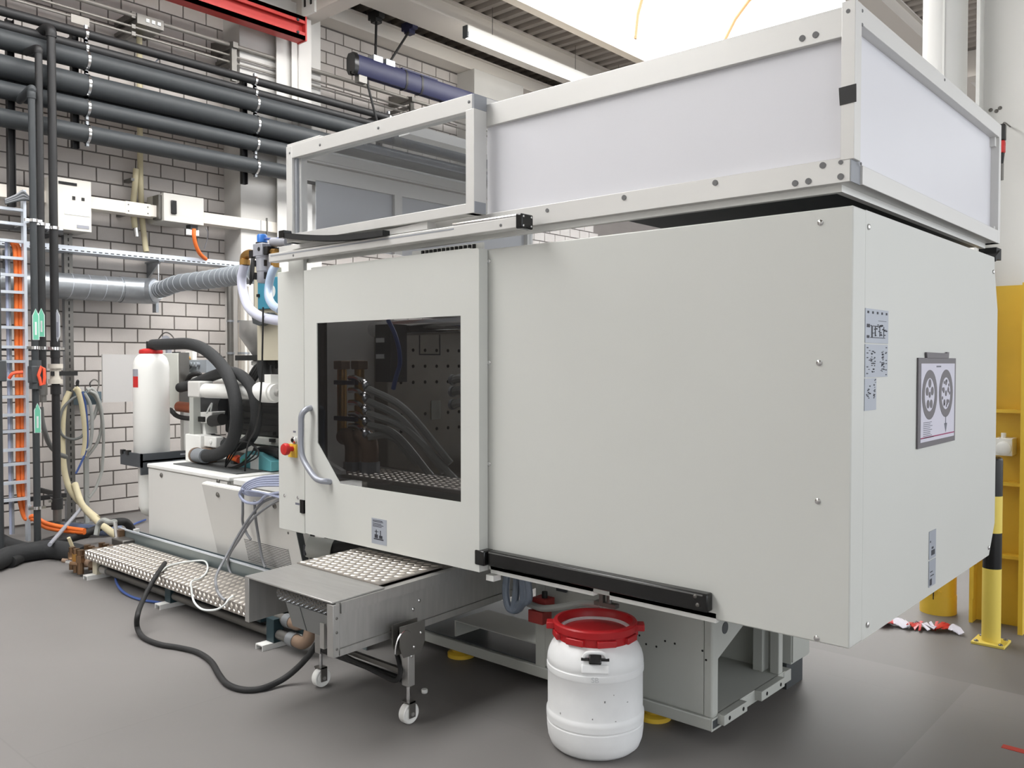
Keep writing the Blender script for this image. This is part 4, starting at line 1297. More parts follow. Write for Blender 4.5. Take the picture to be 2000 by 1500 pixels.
# switch box and guard sheet
sb = thing('switch_box', 'pale grey flat switch box mounted behind the white tank', 'box', (-6.85, 3.6, 1.2))
p0_, p1_ = A(318, 690, 'y', 3.62), A(348, 798, 'y', 3.62)
part('housing', MB().box(p0_.x - .2, p1_.x, 3.62, 3.72, p1_.z, p0_.z), mat('pale_green_grey', (206, 208, 200), .5), sb, bev=.004)
part('side_edge', MB().box(p1_.x, p1_.x + .012, 3.63, 3.72, p1_.z, p0_.z + .005), steel_dk, sb)
part('top_clip', MB().box(p1_.x - .16, p1_.x - .1, 3.65, 3.7, p0_.z, p0_.z + .012), black, sb)
part('stand', MB().box(p1_.x - .12, p1_.x - .06, 3.70, 3.75, .8, p1_.z), cover2, sb)
gs0, gs1 = A(199, 692, 'x', -8.3), A(199, 786, 'x', -8.3)
gs = thing('guard_sheet', 'grey smoked rectangular sheet standing behind the tank before the wall', 'sheet', (-8.3, gs0.y + .3, gs1.z))
part('sheet', MB().box(-8.31, -8.29, gs0.y, gs0.y + .75, gs1.z, gs0.z), mat('grey_sheet', (186, 184, 182), .45), gs)
part('post', MB().box(-8.36, -8.31, gs0.y + .6, gs0.y + .66, 0, gs0.z), cover2, gs)
screws(gs, [(-8.29, gs0.y + .42, gs0.z - .14), (-8.29, gs0.y + .42, gs1.z + .12)], 'x', .008, steel_dk)

# insulated hoses
cable('insulated_hose', [Vector((TX + .03, TY, zt + .05)), A(335, 672, 'y', 3.33), A(370, 672, 'y', 3.33), A(400, 683, 'y', 3.33), A(430, 710, 'y', 3.3), A(450, 745, 'y', 3.25), A(461, 790, 'y', 3.22), A(461, 835, 'y', 3.22), A(450, 868, 'y', 3.24), A(428, 886, 'y', 3.28), A(403, 891, 'y', 3.31)],
      .046, foam, 'thick black foam insulated hose arching from the tank top to the white block', 'hose', n=14)
cable('insulated_hose', [A(352, 757, 'y', 3.58), A(375, 751, 'y', 3.52), A(405, 738, 'y', 3.45), A(440, 727, 'y', 3.4), A(468, 732, 'y', 3.35), A(490, 755, 'y', 3.32), A(500, 790, 'y', 3.32), A(499, 830, 'y', 3.35), A(485, 860, 'y', 3.4), A(455, 872, 'y', 3.45), A(430, 862, 'y', 3.5), A(410, 855, 'y', 3.55)],
      .042, foam, 'thick black foam insulated hose curving from the switch box to the grey elbow', 'hose', n=14)
cable('thin_black_hose', [A(333, 800, 'y', 3.62), A(345, 812, 'y', 3.6), A(365, 817, 'y', 3.58), A(385, 816, 'y', 3.56)], .02, rubber, 'thin black hose curving below the switch box to the white valve', 'hose')
cable('wire_lead', [A(514, 600, 'y', 3.05), A(513, 660, 'y', 3.05), A(511, 740, 'y', 3.05), A(506, 800, 'y', 3.1), A(498, 840, 'y', 3.15), A(484, 868, 'y', 3.25), (A(484, 868, 'y', 3.25) * 1.0).lerp(Vector((-5.5, 3.3, CZ + .012)), 1.0)], .006, rubber, 'thin dark wire hanging straight from the filter unit to the cabinet')

# injection unit
iu = thing('injection_unit', 'injection unit with white cylinders and dark machinery behind the hoses', 'machine', (-5.3, 3.9, CZ))
part('carriage_block', MB().box(-6.28, -4.35, 3.62, 4.4, CZ, 1.03), basegrey, iu, bev=.01)
part('rail_plate', MB().box(-6.1, -4.32, 3.56, 3.62, .985, 1.04), basegrey, iu, bev=.004)
part('rail_plate', MB().box(-6.1, -4.32, 3.57, 3.62, .90, .965), basegrey, iu, bev=.004)
for px, py in ((531, 847), (533, 860)):
    p = A(px, py, 'y', 3.555)
    part('grease_nipple', MB().box(p.x - .03, p.x + .03, 3.54, 3.57, p.z - .012, p.z + .012), dark, iu)
part('drive_block', MB().box(-6.3, -4.35, 3.60, 4.35, 1.04, 1.345), mat('drive_dark', (44, 46, 46), .6), iu, bev=.02)
part('drive_ribs', MB().box(-6.2, -4.4, 3.575, 3.60, 1.27, 1.31).box(-6.2, -4.4, 3.575, 3.60, 1.18, 1.22).box(-6.2, -4.4, 3.575, 3.60, 1.09, 1.13), dark, iu)
part('barrel_cover', MB().box(-5.95, -4.33, 3.7, 4.2, 1.40, 1.62), dark, iu, bev=.02)


def cylpart(name, pa, pb, r, mt, y, r2=None, n=24):
    return part(name, MB().cyl(A(*pa, 'y', y), A(*pb, 'y', y), r, n, r2), mt, iu)


cyA = cylpart('hydraulic_cylinder', (403, 763), (509, 766), .056, white, 3.36)
part('cylinder_head', MB().cyl(A(508, 766, 'y', 3.36), A(536, 767, 'y', 3.36), .072, 28).cyl(A(536, 767, 'y', 3.36), A(541, 767, 'y', 3.36), .06, 28), white, cyA)
part('cylinder_port', MB().box(A(530, 740, 'y', 3.36).x - .04, A(530, 740, 'y', 3.36).x + .04, 3.33, 3.39, 1.44, 1.52), white, cyA)
part('cylinder_foot', MB().box(A(380, 762, 'y', 3.36).x, A(403, 762, 'y', 3.36).x, 3.30, 3.42, 1.335, 1.46), cover2, cyA, bev=.01)
part('rod_end', MB().cyl(A(541, 767, 'y', 3.36), A(548, 767, 'y', 3.36), .025, 16), steel, cyA)
part('support_column', MB().box(A(378, 790, 'y', 3.4).x - .03, A(378, 790, 'y', 3.4).x + .035, 3.38, 3.44, CZ, 1.34), basegrey, iu)
cylpart('hydraulic_cylinder', (420, 742), (500, 742), .05, white, 3.8)
cylpart('copper_pipe', (350, 794), (400, 800), .045, copper, 3.62)
cylpart('dark_motor', (405, 795), (450, 795), .11, mat('motor_black', (34, 35, 37), .6), 3.62)
vbk = A(405, 815, 'y', 3.5)
vp = part('valve_block', MB().obox(vbk, (.16, 0, .01), (0, .06, 0), (.02, 0, .045)), white, iu, bev=.008)
part('valve_coil', MB().cyl(vbk + Vector((.16, -.05, -.02)), vbk + Vector((.32, -.05, .0)), .045, 18), dark, vp)
part('valve_plug', MB().obox(vbk + Vector((.03, -.07, -.01)), (.05, 0, 0), (0, .012, 0), (0, 0, .02)), black, vp)
part('valve_bracket', MB().prism([(vbk.x - .2, vbk.z - .13), (vbk.x + .05, vbk.z - .13), (vbk.x + .02, vbk.z - .03), (vbk.x - .1, vbk.z - .03)], 'y', 3.46, 3.56), white, vp)
part('white_wires', MB().tube(spline([vbk + Vector((.1, -.06, .04)), vbk + Vector((.16, -.07, .09)), vbk + Vector((.2, -.07, .12)), vbk + Vector((.18, -.07, .06))], 5), .007, 6), labw, vp)
hop = A(519, 668, 'y', 3.75)
part('hopper', MB().lathe([(.20, .12), (.20, .10), (.20, 0), (.07, -.19), (.06, -.22), (.055, -.22)], (hop.x, 3.75, hop.z + .04), 'z', 32), steel, iu, 'steel hopper funnel')
part('hopper_foot', MB().box(hop.x - .2, hop.x + .2, 3.6, 3.9, 1.62, 1.66).cyl((hop.x, 3.75, 1.64), (hop.x, 3.75, hop.z - .12), .07, 20), dark, iu)
part('hopper_neck', MB().lathe([(.09, -.20), (.11, -.19), (.11, -.16), (.07, -.15)], (hop.x, 3.75, hop.z + .01), 'z', 24), white, iu)
hose_part('feed_hose', [A(548, 660, 'y', 3.5), A(530, 668, 'y', 3.5), A(518, 690, 'y', 3.5), A(516, 720, 'y', 3.5), A(522, 750, 'y', 3.5)], .05, foam, iu, n=14)
for k in range(4):
    hose_part('signal_cable', [A(482 + k * 5, 752 - k * 3, 'y', 3.5), A(490 + k * 7, 730 - k * 3, 'y', 3.48), A(505 + k * 6, 712 - k * 2, 'y', 3.5), A(540, 705 + k * 4, 'y', 3.5)], .014, rubber, iu)
hose_part('low_hose', [A(548, 885, 'y', 3.5), A(520, 880, 'y', 3.5), A(500, 884, 'y', 3.5)], .035, rubber, iu)
hose_part('low_hose', [A(548, 893, 'y', 3.52), A(525, 890, 'y', 3.52), A(505, 896, 'y', 3.54)], .03, rubber, iu)
gp = thing('connector_panel', 'grey connector block with four sockets beside the black hose arch', 'connector', A(385, 712, 'y', 3.8))
q0, q1 = A(366, 700, 'y', 3.8), A(388, 723, 'y', 3.8)
part('housing', MB().box(q0.x, A(403, 712, 'y', 3.8).x, 3.8, 3.9, A(390, 728, 'y', 3.8).z, A(390, 703, 'y', 3.8).z), mat('connector_grey', (150, 156, 162), .5), gp)
for k in range(4):
    p = A(369 + k * 6, 712, 'y', 3.79)
    part('socket', MB().cyl((p.x, 3.8, p.z), (p.x, 3.77, p.z), .02, 12), MATS['connector_grey'], gp)
part('mast', MB().box(q0.x - .15, q0.x - .02, 3.86, 3.9, CZ, A(360, 686, 'y', 3.8).z), white, gp)
part('brass_tap', MB().tube(spline([A(356, 697, 'y', 3.83), A(362, 696, 'y', 3.83), A(369, 698, 'y', 3.83), A(370, 703, 'y', 3.83)], 4), .012, 8), brass, gp)
hose_part('black_lead', [A(366, 735, 'y', 3.78), A(363, 722, 'y', 3.76), A(370, 716, 'y', 3.76)], .02, rubber, gp)
hose_part('black_lead', [A(366, 745, 'y', 3.7), A(372, 734, 'y', 3.7), A(385, 730, 'y', 3.72), A(392, 733, 'y', 3.75)], .022, rubber, gp)
cg = thing('wire_gauge', 'small round gauge with thin wire loop above the white tank', 'gauge', A(325, 664, 'y', 3.9))
gq = A(325, 664, 'y', 3.9)
part('dial', MB().lathe([(.04, 0), (.042, .02), (.001, .022)], gq, (0.6, -.7, 0), 20), labg, cg)
hose_part('wire', [A(303, 672, 'y', 3.9), A(318, 652, 'y', 3.9), A(330, 651, 'y', 3.9), A(340, 662, 'y', 3.9), A(341, 676, 'y', 3.9)], .006, steel_dk, cg)
part('mount', MB().box(gq.x - .02, gq.x + .02, 3.9, 3.94, 1.66, gq.z), labg, cg)

# ================================================================== filter regulator with hoses
fu = thing('filter_regulator', 'grey air filter regulator with blue knob and brass elbows, left of the door', 'regulator', (-5.0, 3.15, 2.1))
FX = -4.995
part('bowl', MB().lathe([(.001, 2.125), (.04, 2.128), (.046, 2.14), (.046, 2.2), (.05, 2.205), (.05, 2.29), (.053, 2.292), (.053, 2.30)], (FX, 3.15, 0), 'z', 24), mat('regulator_grey', (168, 170, 178), .4, .3), fu)
part('body', MB().box(FX - .055, FX + .055, 3.10, 3.20, 2.30, 2.385), MATS['regulator_grey'], fu, bev=.006)
part('side_block', MB().box(FX - .12, FX - .055, 3.11, 3.19, 2.30, 2.35), black, fu, bev=.004)
part('side_block', MB().box(FX + .055, FX + .10, 3.11, 3.19, 2.305, 2.36), black, fu, bev=.004)
part('knob', MB().lathe([(.034, 2.395), (.034, 2.44), (.028, 2.45), (.001, 2.45)], (FX - .02, 3.15, 0), 'z', 12), bluec, fu, 'blue knob')
part('knob_collar', MB().cyl((FX - .02, 3.15, 2.385), (FX - .02, 3.15, 2.395), .042, 18), black, fu)
part('port', MB().cyl((FX + .02, 3.105, 2.345), (FX + .02, 3.098, 2.345), .014, 14), black, fu)
for z0, z1 in ((2.235, 2.275), (2.15, 2.195)):
    part('sight_slot', MB().box(FX - .042, FX - .022, 3.095, 3.115, z0, z1), black, fu)
    part('sight_slot', MB().box(FX + .045, FX + .052, 3.12, 3.14, z0, z1), black, fu)
part('silencer', MB().cyl((FX + .09, 3.16, 2.39), (FX + .26, 3.16, 2.375), .03, 14), MATS['regulator_grey'], fu)
part('outlet_pipe', MB().cyl((FX + .26, 3.16, 2.375), (FX + .44, 3.16, 2.41), .015, 10), chrome, fu)
e1 = A(478, 492, 'y', 3.15)
part('brass_elbow', MB().tube(spline([(FX - .12, 3.15, 2.325), (FX - .18, 3.15, 2.335), (e1.x, 3.15, 2.32), (e1.x, 3.15, 2.285)], 5), .03, 14), brass, fu, 'brass elbow')
part('brass_nut', MB().cyl((e1.x, 3.15, 2.30), (e1.x, 3.15, 2.265), .036, 8), brass, fu)
e2 = A(537, 497, 'y', 3.15)
part('brass_tee', MB().cyl((e2.x, 3.15, 2.22), (e2.x, 3.15, 2.32), .028, 14).cyl((FX + .10, 3.15, 2.325), (e2.x + .02, 3.15, 2.32), .022, 10), brass, fu, 'brass tee')
part('mount_post', MB().box(FX - .02, FX + .35, 3.20, 3.23, 2.32, 2.36), dkgrey, fu)
part('blue_tube', MB().tube(spline([(FX, 3.15, 2.42), (FX + .15, 3.15, 2.405), (FX + .35, 3.14, 2.41), (FX + .5, 3.1, 2.425)], 5), .008, 8), bluehose, fu)
for k in range(5):
    hose_part('coiled_lead', [(FX - .10 + k * .008, 3.12, 2.30), (FX - .06 + k * .006, 3.09, 2.24 - k * .02), (FX - .09, 3.10, 2.16 - k * .01)], .005, rubber, fu, 5, 6)
cable('milky_hose', [Vector((e1.x, 3.15, 2.27)), A(472, 545, 'y', 3.15), A(476, 575, 'y', 3.14), A(487, 602, 'y', 3.12), A(508, 618, 'y', 3.1), A(530, 624, 'y', 3.08), A(552, 627, 'y', 3.06)], .032, clearhose, 'milky clear hose from the left brass elbow bending right to the post', 'hose', n=14)
cable('milky_hose', [Vector((e2.x, 3.15, 2.23)), A(530, 535, 'y', 3.13), A(525, 560, 'y', 3.12), A(525, 580, 'y', 3.1), A(533, 596, 'y', 3.08), A(548, 606, 'y', 3.06)], .027, mat('bluish_milky_hose', (168, 184, 206), .3), 'bluish clear hose below the brass tee bending behind the left post', 'hose', n=14)
tq = A(524, 570, 'y', 3.4)
te = thing('teal_enclosure', 'teal blue painted box with white round mark behind the filter unit', 'box', (tq.x, 3.45, tq.z - .15))
x0, x1 = A(503, 570, 'y', 3.4).x, A(548, 570, 'y', 3.4).x
part('housing', MB().box(x0, x1, 3.4, 3.6, tq.z - .12, tq.z + .1), tealb, te, bev=.004)
part('beige_side', MB().box(x0 - .06, x0, 3.41, 3.6, tq.z - .12, tq.z + .2), mat('beige_metal', (190, 184, 164), .5), te)
part('round_mark', MB().cyl((A(531, 570, 'y', 3.4).x, 3.399, tq.z), (A(531, 570, 'y', 3.4).x, 3.4, tq.z), .045, 24), labw, te)
part('hook', MB().box(x0 + .0, x0 + .03, 3.39, 3.4, tq.z - .03, tq.z - .01), black, te)
part('lower_frame', MB().box(x0 - .04, x1, 3.42, 3.6, 1.62, tq.z - .12), MATS['beige_metal'], te)
part('dark_tray', MB().prism([(x0 - .02, tq.z - .16), (x0 + .2, tq.z - .15), (x0 + .28, tq.z - .19), (x0 + .08, tq.z - .24), (x0, tq.z - .22)], 'y', 3.36, 3.41), dkgrey, te)

# insulated vertical ducts by the pier
for k, (pa, pb, mt, lab, x) in enumerate(((461, 489, mat('foil', (214, 208, 198), .28, .7, var=.1, vscale=9, stretch=(6, 6, .3)), 'shiny foil clad vertical duct beside the white pier', -8.45), (441, 458, steel_dk, 'dull grey vertical duct left of the shiny foil duct', -8.6))):
    a_, b_ = A(pa, 600, 'x', x), A(pb, 600, 'x', x)
    c_ = (a_ + b_) / 2
    r_ = (b_ - a_).dot(RT) / 2
    o = thing('foil_duct', lab, 'duct', (c_.x, c_.y, .8))
    ztop = A(475, 556, 'x', x).z if k == 0 else 2.5
    part('duct_body', MB().cyl((c_.x, c_.y, 0), (c_.x, c_.y, ztop), r_, 28), mt, o)
    for py in (628, 690):
        z = A(470, py, 'x', x).z
        part('strap', MB().ring((c_.x, c_.y, z - .012), (c_.x, c_.y, z + .012), r_ + .006, r_ - .002, 24), galv, o)
    if k == 0:
        part('top_cap', MB().lathe([(r_ * 1.03, ztop - .02), (r_ * 1.03, ztop + .01), (.001, ztop + .02)], (c_.x, c_.y, 0), 'z', 28), white, o)
        part('label', MB().obox(Vector((c_.x, c_.y, A(474, 656, 'x', x).z)) + Vector((-c_.x, -c_.y, 0)).normalized() * (r_ + .001), RT * .03, F0 * .002, ZU * .012), dkgrey, o)

# ================================================================== pipe bench with tread plate
BZ = .215
bn = thing('tread_bench', 'long low tread plate covered pipe bench on floor channels along the machine', 'bench', (-5.4, 2.8, 0))
BX0, BX1, BY0, BY1 = -6.56, -4.28, 2.61, 2.965
part('tread_plate', MB().box(BX0, BX1, BY0, BY1, BZ - .006, BZ).box(BX0, BX1, BY0, BY0 + .006, BZ - .062, BZ - .006), treadm, bn)
lz_ = MB()
nx = int((BX1 - BX0) / .052)
for i in range(nx):
    for j in range(6):
        x = BX0 + .03 + i * .052 + (j % 2) * .026
        lz_.loz((x, BY0 + .03 + j * .058, BZ), (-.007, .024, 0), (.013, .001, 0), ZU, .004)
    x = BX0 + .03 + i * .052
    lz_.loz((x, BY0, BZ - .024), (.003, 0, -.021), (.013, 0, .004), Vector((0, -1, 0)), .006)
    lz_.loz((x + .026, BY0, BZ - .05), (.003, 0, -.012), (.010, 0, .003), Vector((0, -1, 0)), .004)
part('tread_pattern', lz_, lozm, bn, kind='stuff')
part('frame_beam', MB().box(BX0 + .02, BX1, 2.66, 2.72, .125, .15).box(BX0 + .02, BX1, 2.86, 2.92, .125, .2), tealdk, bn)
for x, mt in ((-6.53, MATS['beige_metal']), (-5.40, tealdk), (-4.20, tealdk)):
    part('leg', MB().box(x - .03, x + .045, 2.665, 2.73, .032, BZ - .05), mt, bn, bev=.002)
    part('leg', MB().box(x - .03, x + .045, 2.86, 2.92, .032, BZ - .01), mt, bn, bev=.002)
    part('floor_channel', MB().box(x - .035, x + .035, 2.60, 3.0, .026, .032).box(x - .035, x - .029, 2.60, 3.0, 0, .026).box(x + .029, x + .035, 2.60, 3.0, 0, .026), whitepaint, bn)
part('water_pipe', MB().cyl((-6.5, 2.70, .075), (-3.95, 2.70, .075), .028, 20), steel_dk, bn)
part('water_pipe', MB().cyl((-6.5, 2.83, .105), (-4.2, 2.83, .105), .028, 20), steel_dk, bn)
part('water_pipe', MB().cyl((-4.3, 2.73, .155), (-4.05, 2.73, .155), .028, 20), steel_dk, bn)
part('pipe_union', MB().cyl((-6.45, 2.70, .075), (-6.36, 2.70, .075), .034, 20), steel, bn)
for y, z, xo in ((2.70, .075, -4.02), (2.73, .155, -4.10)):
    part('pipe_union', MB().cyl((xo - .03, y, z), (xo + .03, y, z), .038, 18), galv, bn)
    part('pipe_elbow', MB().tube(spline([(xo + .02, y, z), (xo + .09, y, z), (xo + .13, y + .01, z + .03), (xo + .135, y + .02, z + .08)], 5), .034, 16), bronze, bn)
part('bleed_tap', MB().box(-3.93, -3.90, 2.68, 2.71, .16, .2).box(-3.935, -3.80, 2.69, 2.70, .19, .21), chrome, bn)
# brass manifold at the left end
mf = thing('brass_manifold', 'cluster of brass taps and couplings at the left end of the bench', 'manifold', (-6.75, 2.75, .02))
mr_ = random.Random(11)
for i in range(3):
    for j in range(3):
        x = -6.66 - i * .075
        y = 2.62 + j * .11
        part('valve_body', MB().cyl((x, y, .03 if i == 2 else .02), (x, y, .20), .024, 10), dkbrass, mf)
        part('valve_nut', MB().cyl((x, y, .11 + mr_.uniform(-.03, .03)), (x, y, .16), .034, 6), (dkbrass, brass, dkbrass)[(i + j) % 3], mf)
        part('valve_tap', MB().cyl((x, y, .09), (x - .05, y - .055, .10), .017, 8), (dkbrass, chrome, bronze)[(i + 2 * j) % 3], mf)
part('header', MB().cyl((-6.86, 2.66, .1), (-6.56, 2.66, .1), .026, 14).cyl((-6.86, 2.84, .12), (-6.56, 2.84, .12), .026, 14), bronze, mf)
pA, pB = A(134, 1050, 'y', 2.62), A(144, 1074, 'y', 2.66)
part('hose_stub', MB().cyl(pB, pA, .013, 12), beigehose, mf, 'cut beige hose stub')
part('stub_nut', MB().cyl(pB + (pB - pA) * .4, pB, .02, 8), chrome, mf)
qn = A(228, 1042, 'y', 2.95)
part('hose_coupling', MB().cyl(qn + Vector((0, 0, -.03)), qn + Vector((-.03, 0, .09)), .016, 10), chrome, mf)
part('copper_block', MB().box(qn.x - .02, qn.x + .05, 2.95, 2.99, qn.z - .04, qn.z + .03), dkbrass, mf)
part('junction_body', MB().box(-6.78, -6.58, 2.9, 3.0, BZ - .06, BZ + .02), steel_dk, mf, bev=.01)
hose_part('grey_loop', [qn + Vector((-.03, 0, .09)), A(214, 1020, 'y', 2.95), A(203, 1016, 'y', 2.95), A(193, 1024, 'y', 2.95), A(188, 1045, 'y', 2.93)], .021, greyhose, mf, label='grey hose loop')

# cable trough behind the bench
tr_ = thing('cable_trough', 'grey blue open sheet metal trough between bench and white cabinet', 'trough', (-5.6, 3.03, 0))
part('front_sheet', MB().box(-6.86, -3.75, 2.995, 3.0, .0, .285), greyblue, tr_)
part('front_lip', MB().box(-6.86, -3.75, 2.99, 3.008, .28, .29), zinc, tr_)
part('floor_sheet', MB().box(-6.7, -3.75, 3.0, 3.08, .05, .055), greyblue, tr_)
part('back_sheet', MB().box(-6.68, -4.46, 3.075, 3.08, .0, .27), mat('trough_dark', (84, 96, 100), .45), tr_)
part('end_post', MB().box(-6.71, -6.68, 3.04, 3.08, 0, .29), whitepaint, tr_)

# ================================================================== conveyor
cvy = thing('discharge_conveyor', 'stainless steel discharge conveyor on casters below the sliding door', 'conveyor', (-3.25, 2.6, 0))
KX0, KX1, KY0 = -3.60, -2.925, 2.155
SL = .03


def kz(y, dz=0):
    return .6 + SL * (y - KY0) + dz


def kbox(x0, x1, y0, y1, d0, d1):
    """box that follows the slight slope of the belt"""
    return [(x0, y0, kz(y0, d0)), (x1, y0, kz(y0, d0)), (x1, y1, kz(y1, d0)), (x0, y1, kz(y1, d0)), (x0, y0, kz(y0, d1)), (x1, y0, kz(y0, d1)), (x1, y1, kz(y1, d1)), (x0, y1, kz(y1, d1))]


KF = [(0, 3, 2, 1), (4, 5, 6, 7), (0, 1, 5, 4), (1, 2, 6, 5), (2, 3, 7, 6), (3, 0, 4, 7)]


def kpart(name, specs, mt, lab=None, bev=0):
    mb = MB()
    for s_ in specs:
        mb.add(kbox(*s_), KF)
    return part(name, mb, mt, cvy, lab, bev)


KE = 3.9
kpart('top_sheet', [(KX0, KX1, KY0, 2.44, -.008, 0)], steel, None, .002)
kpart('side_plate', [(KX0, KX0 + .035, KY0, KE, -.215, -.008)], steel, None, .002)
kpart('side_plate', [(KX1 - .03, KX1, KY0 + .02, KE, -.205, -.008)], steel, None, .002)
kpart('side_rail', [(KX1, KX1 + .012, KY0 + .04, KE, -.055, -.008), (KX1, KX1 + .008, KY0 + .03, KE, -.235, -.205)], steel)
kpart('front_post', [(KX1 - .035, KX1 + .008, KY0, KY0 + .035, -.235, -.012)], steel, None, .002)
kpart('front_post', [(-3.08, -3.05, KY0 + .05, KY0 + .07, -.24, -.13)], steel)
kpart('bottom_sheet', [(KX0 + .02, KX1, 2.5, KE, -.24, -.235)], steel_dk)
tpl = kpart('tread_plate', [(KX0 + .005, KX1 - .04, 2.44, 2.83, .0, .006)], treadm)
lz_ = MB()
for i in range(13):
    for j in range(10):
        x = KX0 + .03 + i * .05 + (j % 2) * .025
        y = 2.465 + j * .038
        if x > KX1 - .06:
            continue
        lz_.loz((x, y, kz(y, .006)), (.0155, .0135, 0), (-.006, .0065, 0), ZU, .003)
part('tread_pattern', lz_, lozm, tpl, kind='stuff')
kpart('belt_cover', [(KX0, KX1 - .03, 2.83, KE, -.03, -.006)], steel_dk)
ro = part('belt_roller', MB().cyl((-3.40, 2.235, .545), (-2.955, 2.235, .548), .038, 28), steel_dk, cvy)
rm = MB()
for i in range(26):
    for j in range(7):
        t = R_(150 + j * 24 + (i % 2) * 12)
        c_ = Vector((-3.39 + i * .017, 2.235 + .038 * math.cos(t), .5465 + .038 * math.sin(t)))
        nn = Vector((0, math.cos(t), math.sin(t)))
        rm.loz(c_, (.007, 0, 0), Vector((0, -math.sin(t), math.cos(t))) * .004, nn, .004)
part('belt_mesh', rm, galv, ro, kind='stuff')
part('belt', MB().box(-3.395, -2.96, 2.24, KE, .50, .506), steel_dk, cvy)
fl = MB().prism([(2.20, .515), (2.21, .515), (2.245, .40), (2.235, .40)], 'x', -3.33, -2.99)
part('drip_flap', fl, mat('flap_grey', (120, 121, 120), .5), cvy, 'grey plastic drip flap')
part('flap_seam', MB().prism([(2.198, .515), (2.20, .515), (2.235, .40), (2.233, .40)], 'x', -3.222, -3.218), dkgrey, cvy)
kpart('front_sheet', [(KX0 + .034, -3.40, 2.40, 2.41, -.2, -.01)], steel)
screws(cvy, [(KX1 + .008, KY0 + .018, z) for z in (.53, .47, .40)], 'x', .006, steel_dk)
screws(cvy, [A(819, 1173, 'x', KX1 + .001), A(807, 1190, 'x', KX1 + .001)], 'x', .009, chrome)
# legs
for sx, x in ((0, -3.50), (1, -2.85)):
    lg = part('leg', MB().box(x - .022, x + .022, 2.49, 2.53, .17, .335), steel, cvy, bev=.003)
    pl_ = MB().prism([(2.46, .31), (2.56, .31), (2.585, .36), (2.585, .45), (2.44, .45), (2.44, .36)], 'x', x - .028, x - .022)
    pl_.prism([(2.46, .31), (2.56, .31), (2.585, .36), (2.585, .45), (2.44, .45), (2.44, .36)], 'x', x + .022, x + .028)
    part('leg_plate', pl_, steel_dk, lg)
    part('leg_slot', MB().tube([(x + .0285, 2.47 + .06 * math.cos(R_(a)), .34 + .09 * math.sin(R_(a))) for a in range(60, 190, 12)], .003, 6), chrome, lg)
    screws(lg, [(x + .028, 2.56, .40), (x + .028, 2.52, .345), (x + .022, 2.51, .305)], 'x', .008, chrome)
    part('arm', MB().box(min(x, KX1 - .02) if sx else x, KX1 if not sx and 0 else (x if not sx else KX1 + .02), 2.47, 2.53, .38, .42).box(x - .022, KX1 + .01 if sx else x + .022, 2.47, 2.54, .36, .42), steel_dk, lg)
    part('stem', MB().cyl((x, 2.51, .10), (x, 2.51, .17), .009, 12), chrome, lg)
    cs = part('caster_fork', MB().box(x - .026, x - .022, 2.495, 2.53, .03, .1).box(x + .022, x + .026, 2.495, 2.53, .03, .1).box(x - .026, x + .026, 2.49, 2.53, .094, .1), steel_dk, cvy)
    part('caster_wheel', MB().lathe([(.012, -.019), (.026, -.019), (.028, -.014), (.042, -.019), (.046, -.015), (.0465, .0), (.046, .015), (.042, .019), (.028, .014), (.026, .019), (.012, .019)], (x, 2.512, .0465), 'x', 32), white, cs, 'white caster wheel')
    part('axle', MB().cyl((x - .03, 2.512, .0465), (x + .03, 2.512, .0465), .009, 10), steel, cs)
part('cross_bar', MB().cyl((-3.50, 2.51, .185), (-2.85, 2.51, .185), .015, 14), black, cvy, 'black cross bar')
part('cross_bar', MB().box(-3.46, -2.87, 2.50, 2.52, .215, .235), steel_dk, cvy)
hose_part('drive_cable', [A(770, 1238, 'y', 2.56), A(774, 1270, 'y', 2.53), A(781, 1300, 'y', 2.49), A(781, 1320, 'y', 2.47), A(770, 1329, 'y', 2.47), A(740, 1315, 'y', 2.48), A(690, 1290, 'y', 2.48), A(655, 1272, 'y', 2.48), A(632, 1272, 'y', 2.48)], .011, rubber, cvy)

# ================================================================== cables on cabinet, bench and floor
for k in range(5):
    o = k * 2.2
    cable('grey_cable', [A(px, py, 'y', 2.92 - .006 * k) for px, py in ((550, 929 + o * 2.2), (512, 932 + o * 1.9), (484 + o * 1.1, 942 + o * 1.2), (472 + o * 1.6, 955 + o * .3), (480 + o * 2.2, 965 - o * .5), (512, 968 - o * .6), (550, 962 + o * 1.2))], .0075, lilac,
          ('uppermost strand', 'second strand from the top', 'middle strand', 'second strand from the bottom', 'lowest strand')[k] + ' of the grey blue cable coil over the tilted panel', group='coiled grey blue cables')
cable('grey_cable_loop', [A(px, py, 'y', 2.90) for px, py in ((474, 955), (468, 965), (476, 978), (490, 983), (506, 981), (520, 968), (548, 962))], .0095, lilac, 'lowest slack loop of the grey blue cable coil')
cable('hanging_cable', [A(474, 962, 'y', 2.93), A(474, 1000, 'y', 2.95), A(474, 1020, 'y', 2.97), A(481, 1040, 'y', 2.99), A(490, 1054, 'y', 3.0)], .009, mat('mid_grey_cable', (126, 128, 132), .4), 'grey cable dropping from the coil to the vent grille')
cable('hanging_cable', [A(497, 978, 'y', 2.92), A(499, 1010, 'y', 2.95), A(505, 1050, 'y', 2.98), A(512, 1090, 'y', 2.99), A(518, 1108, 'y', 2.99)], .009, MATS['mid_grey_cable'], 'pale grey cable hanging down across the vent grille')
cable('hanging_cable', [A(545, 968, 'y', 2.92), A(515, 980, 'y', 2.92), A(496, 1000, 'y', 2.92), A(478, 1025, 'y', 2.9), A(458, 1058, 'y', 2.85), A(440, 1090, 'y', 2.78), A(425, 1118, 'y', 2.7), A(421, 1135, 'y', 2.60), A(425, 1155, 'y', 2.585), A(434, 1168, 'y', 2.585), A(440, 1172, 'y', 2.59)], .0085, MATS['mid_grey_cable'], 'long grey cable swinging from the coil down to the bench edge')
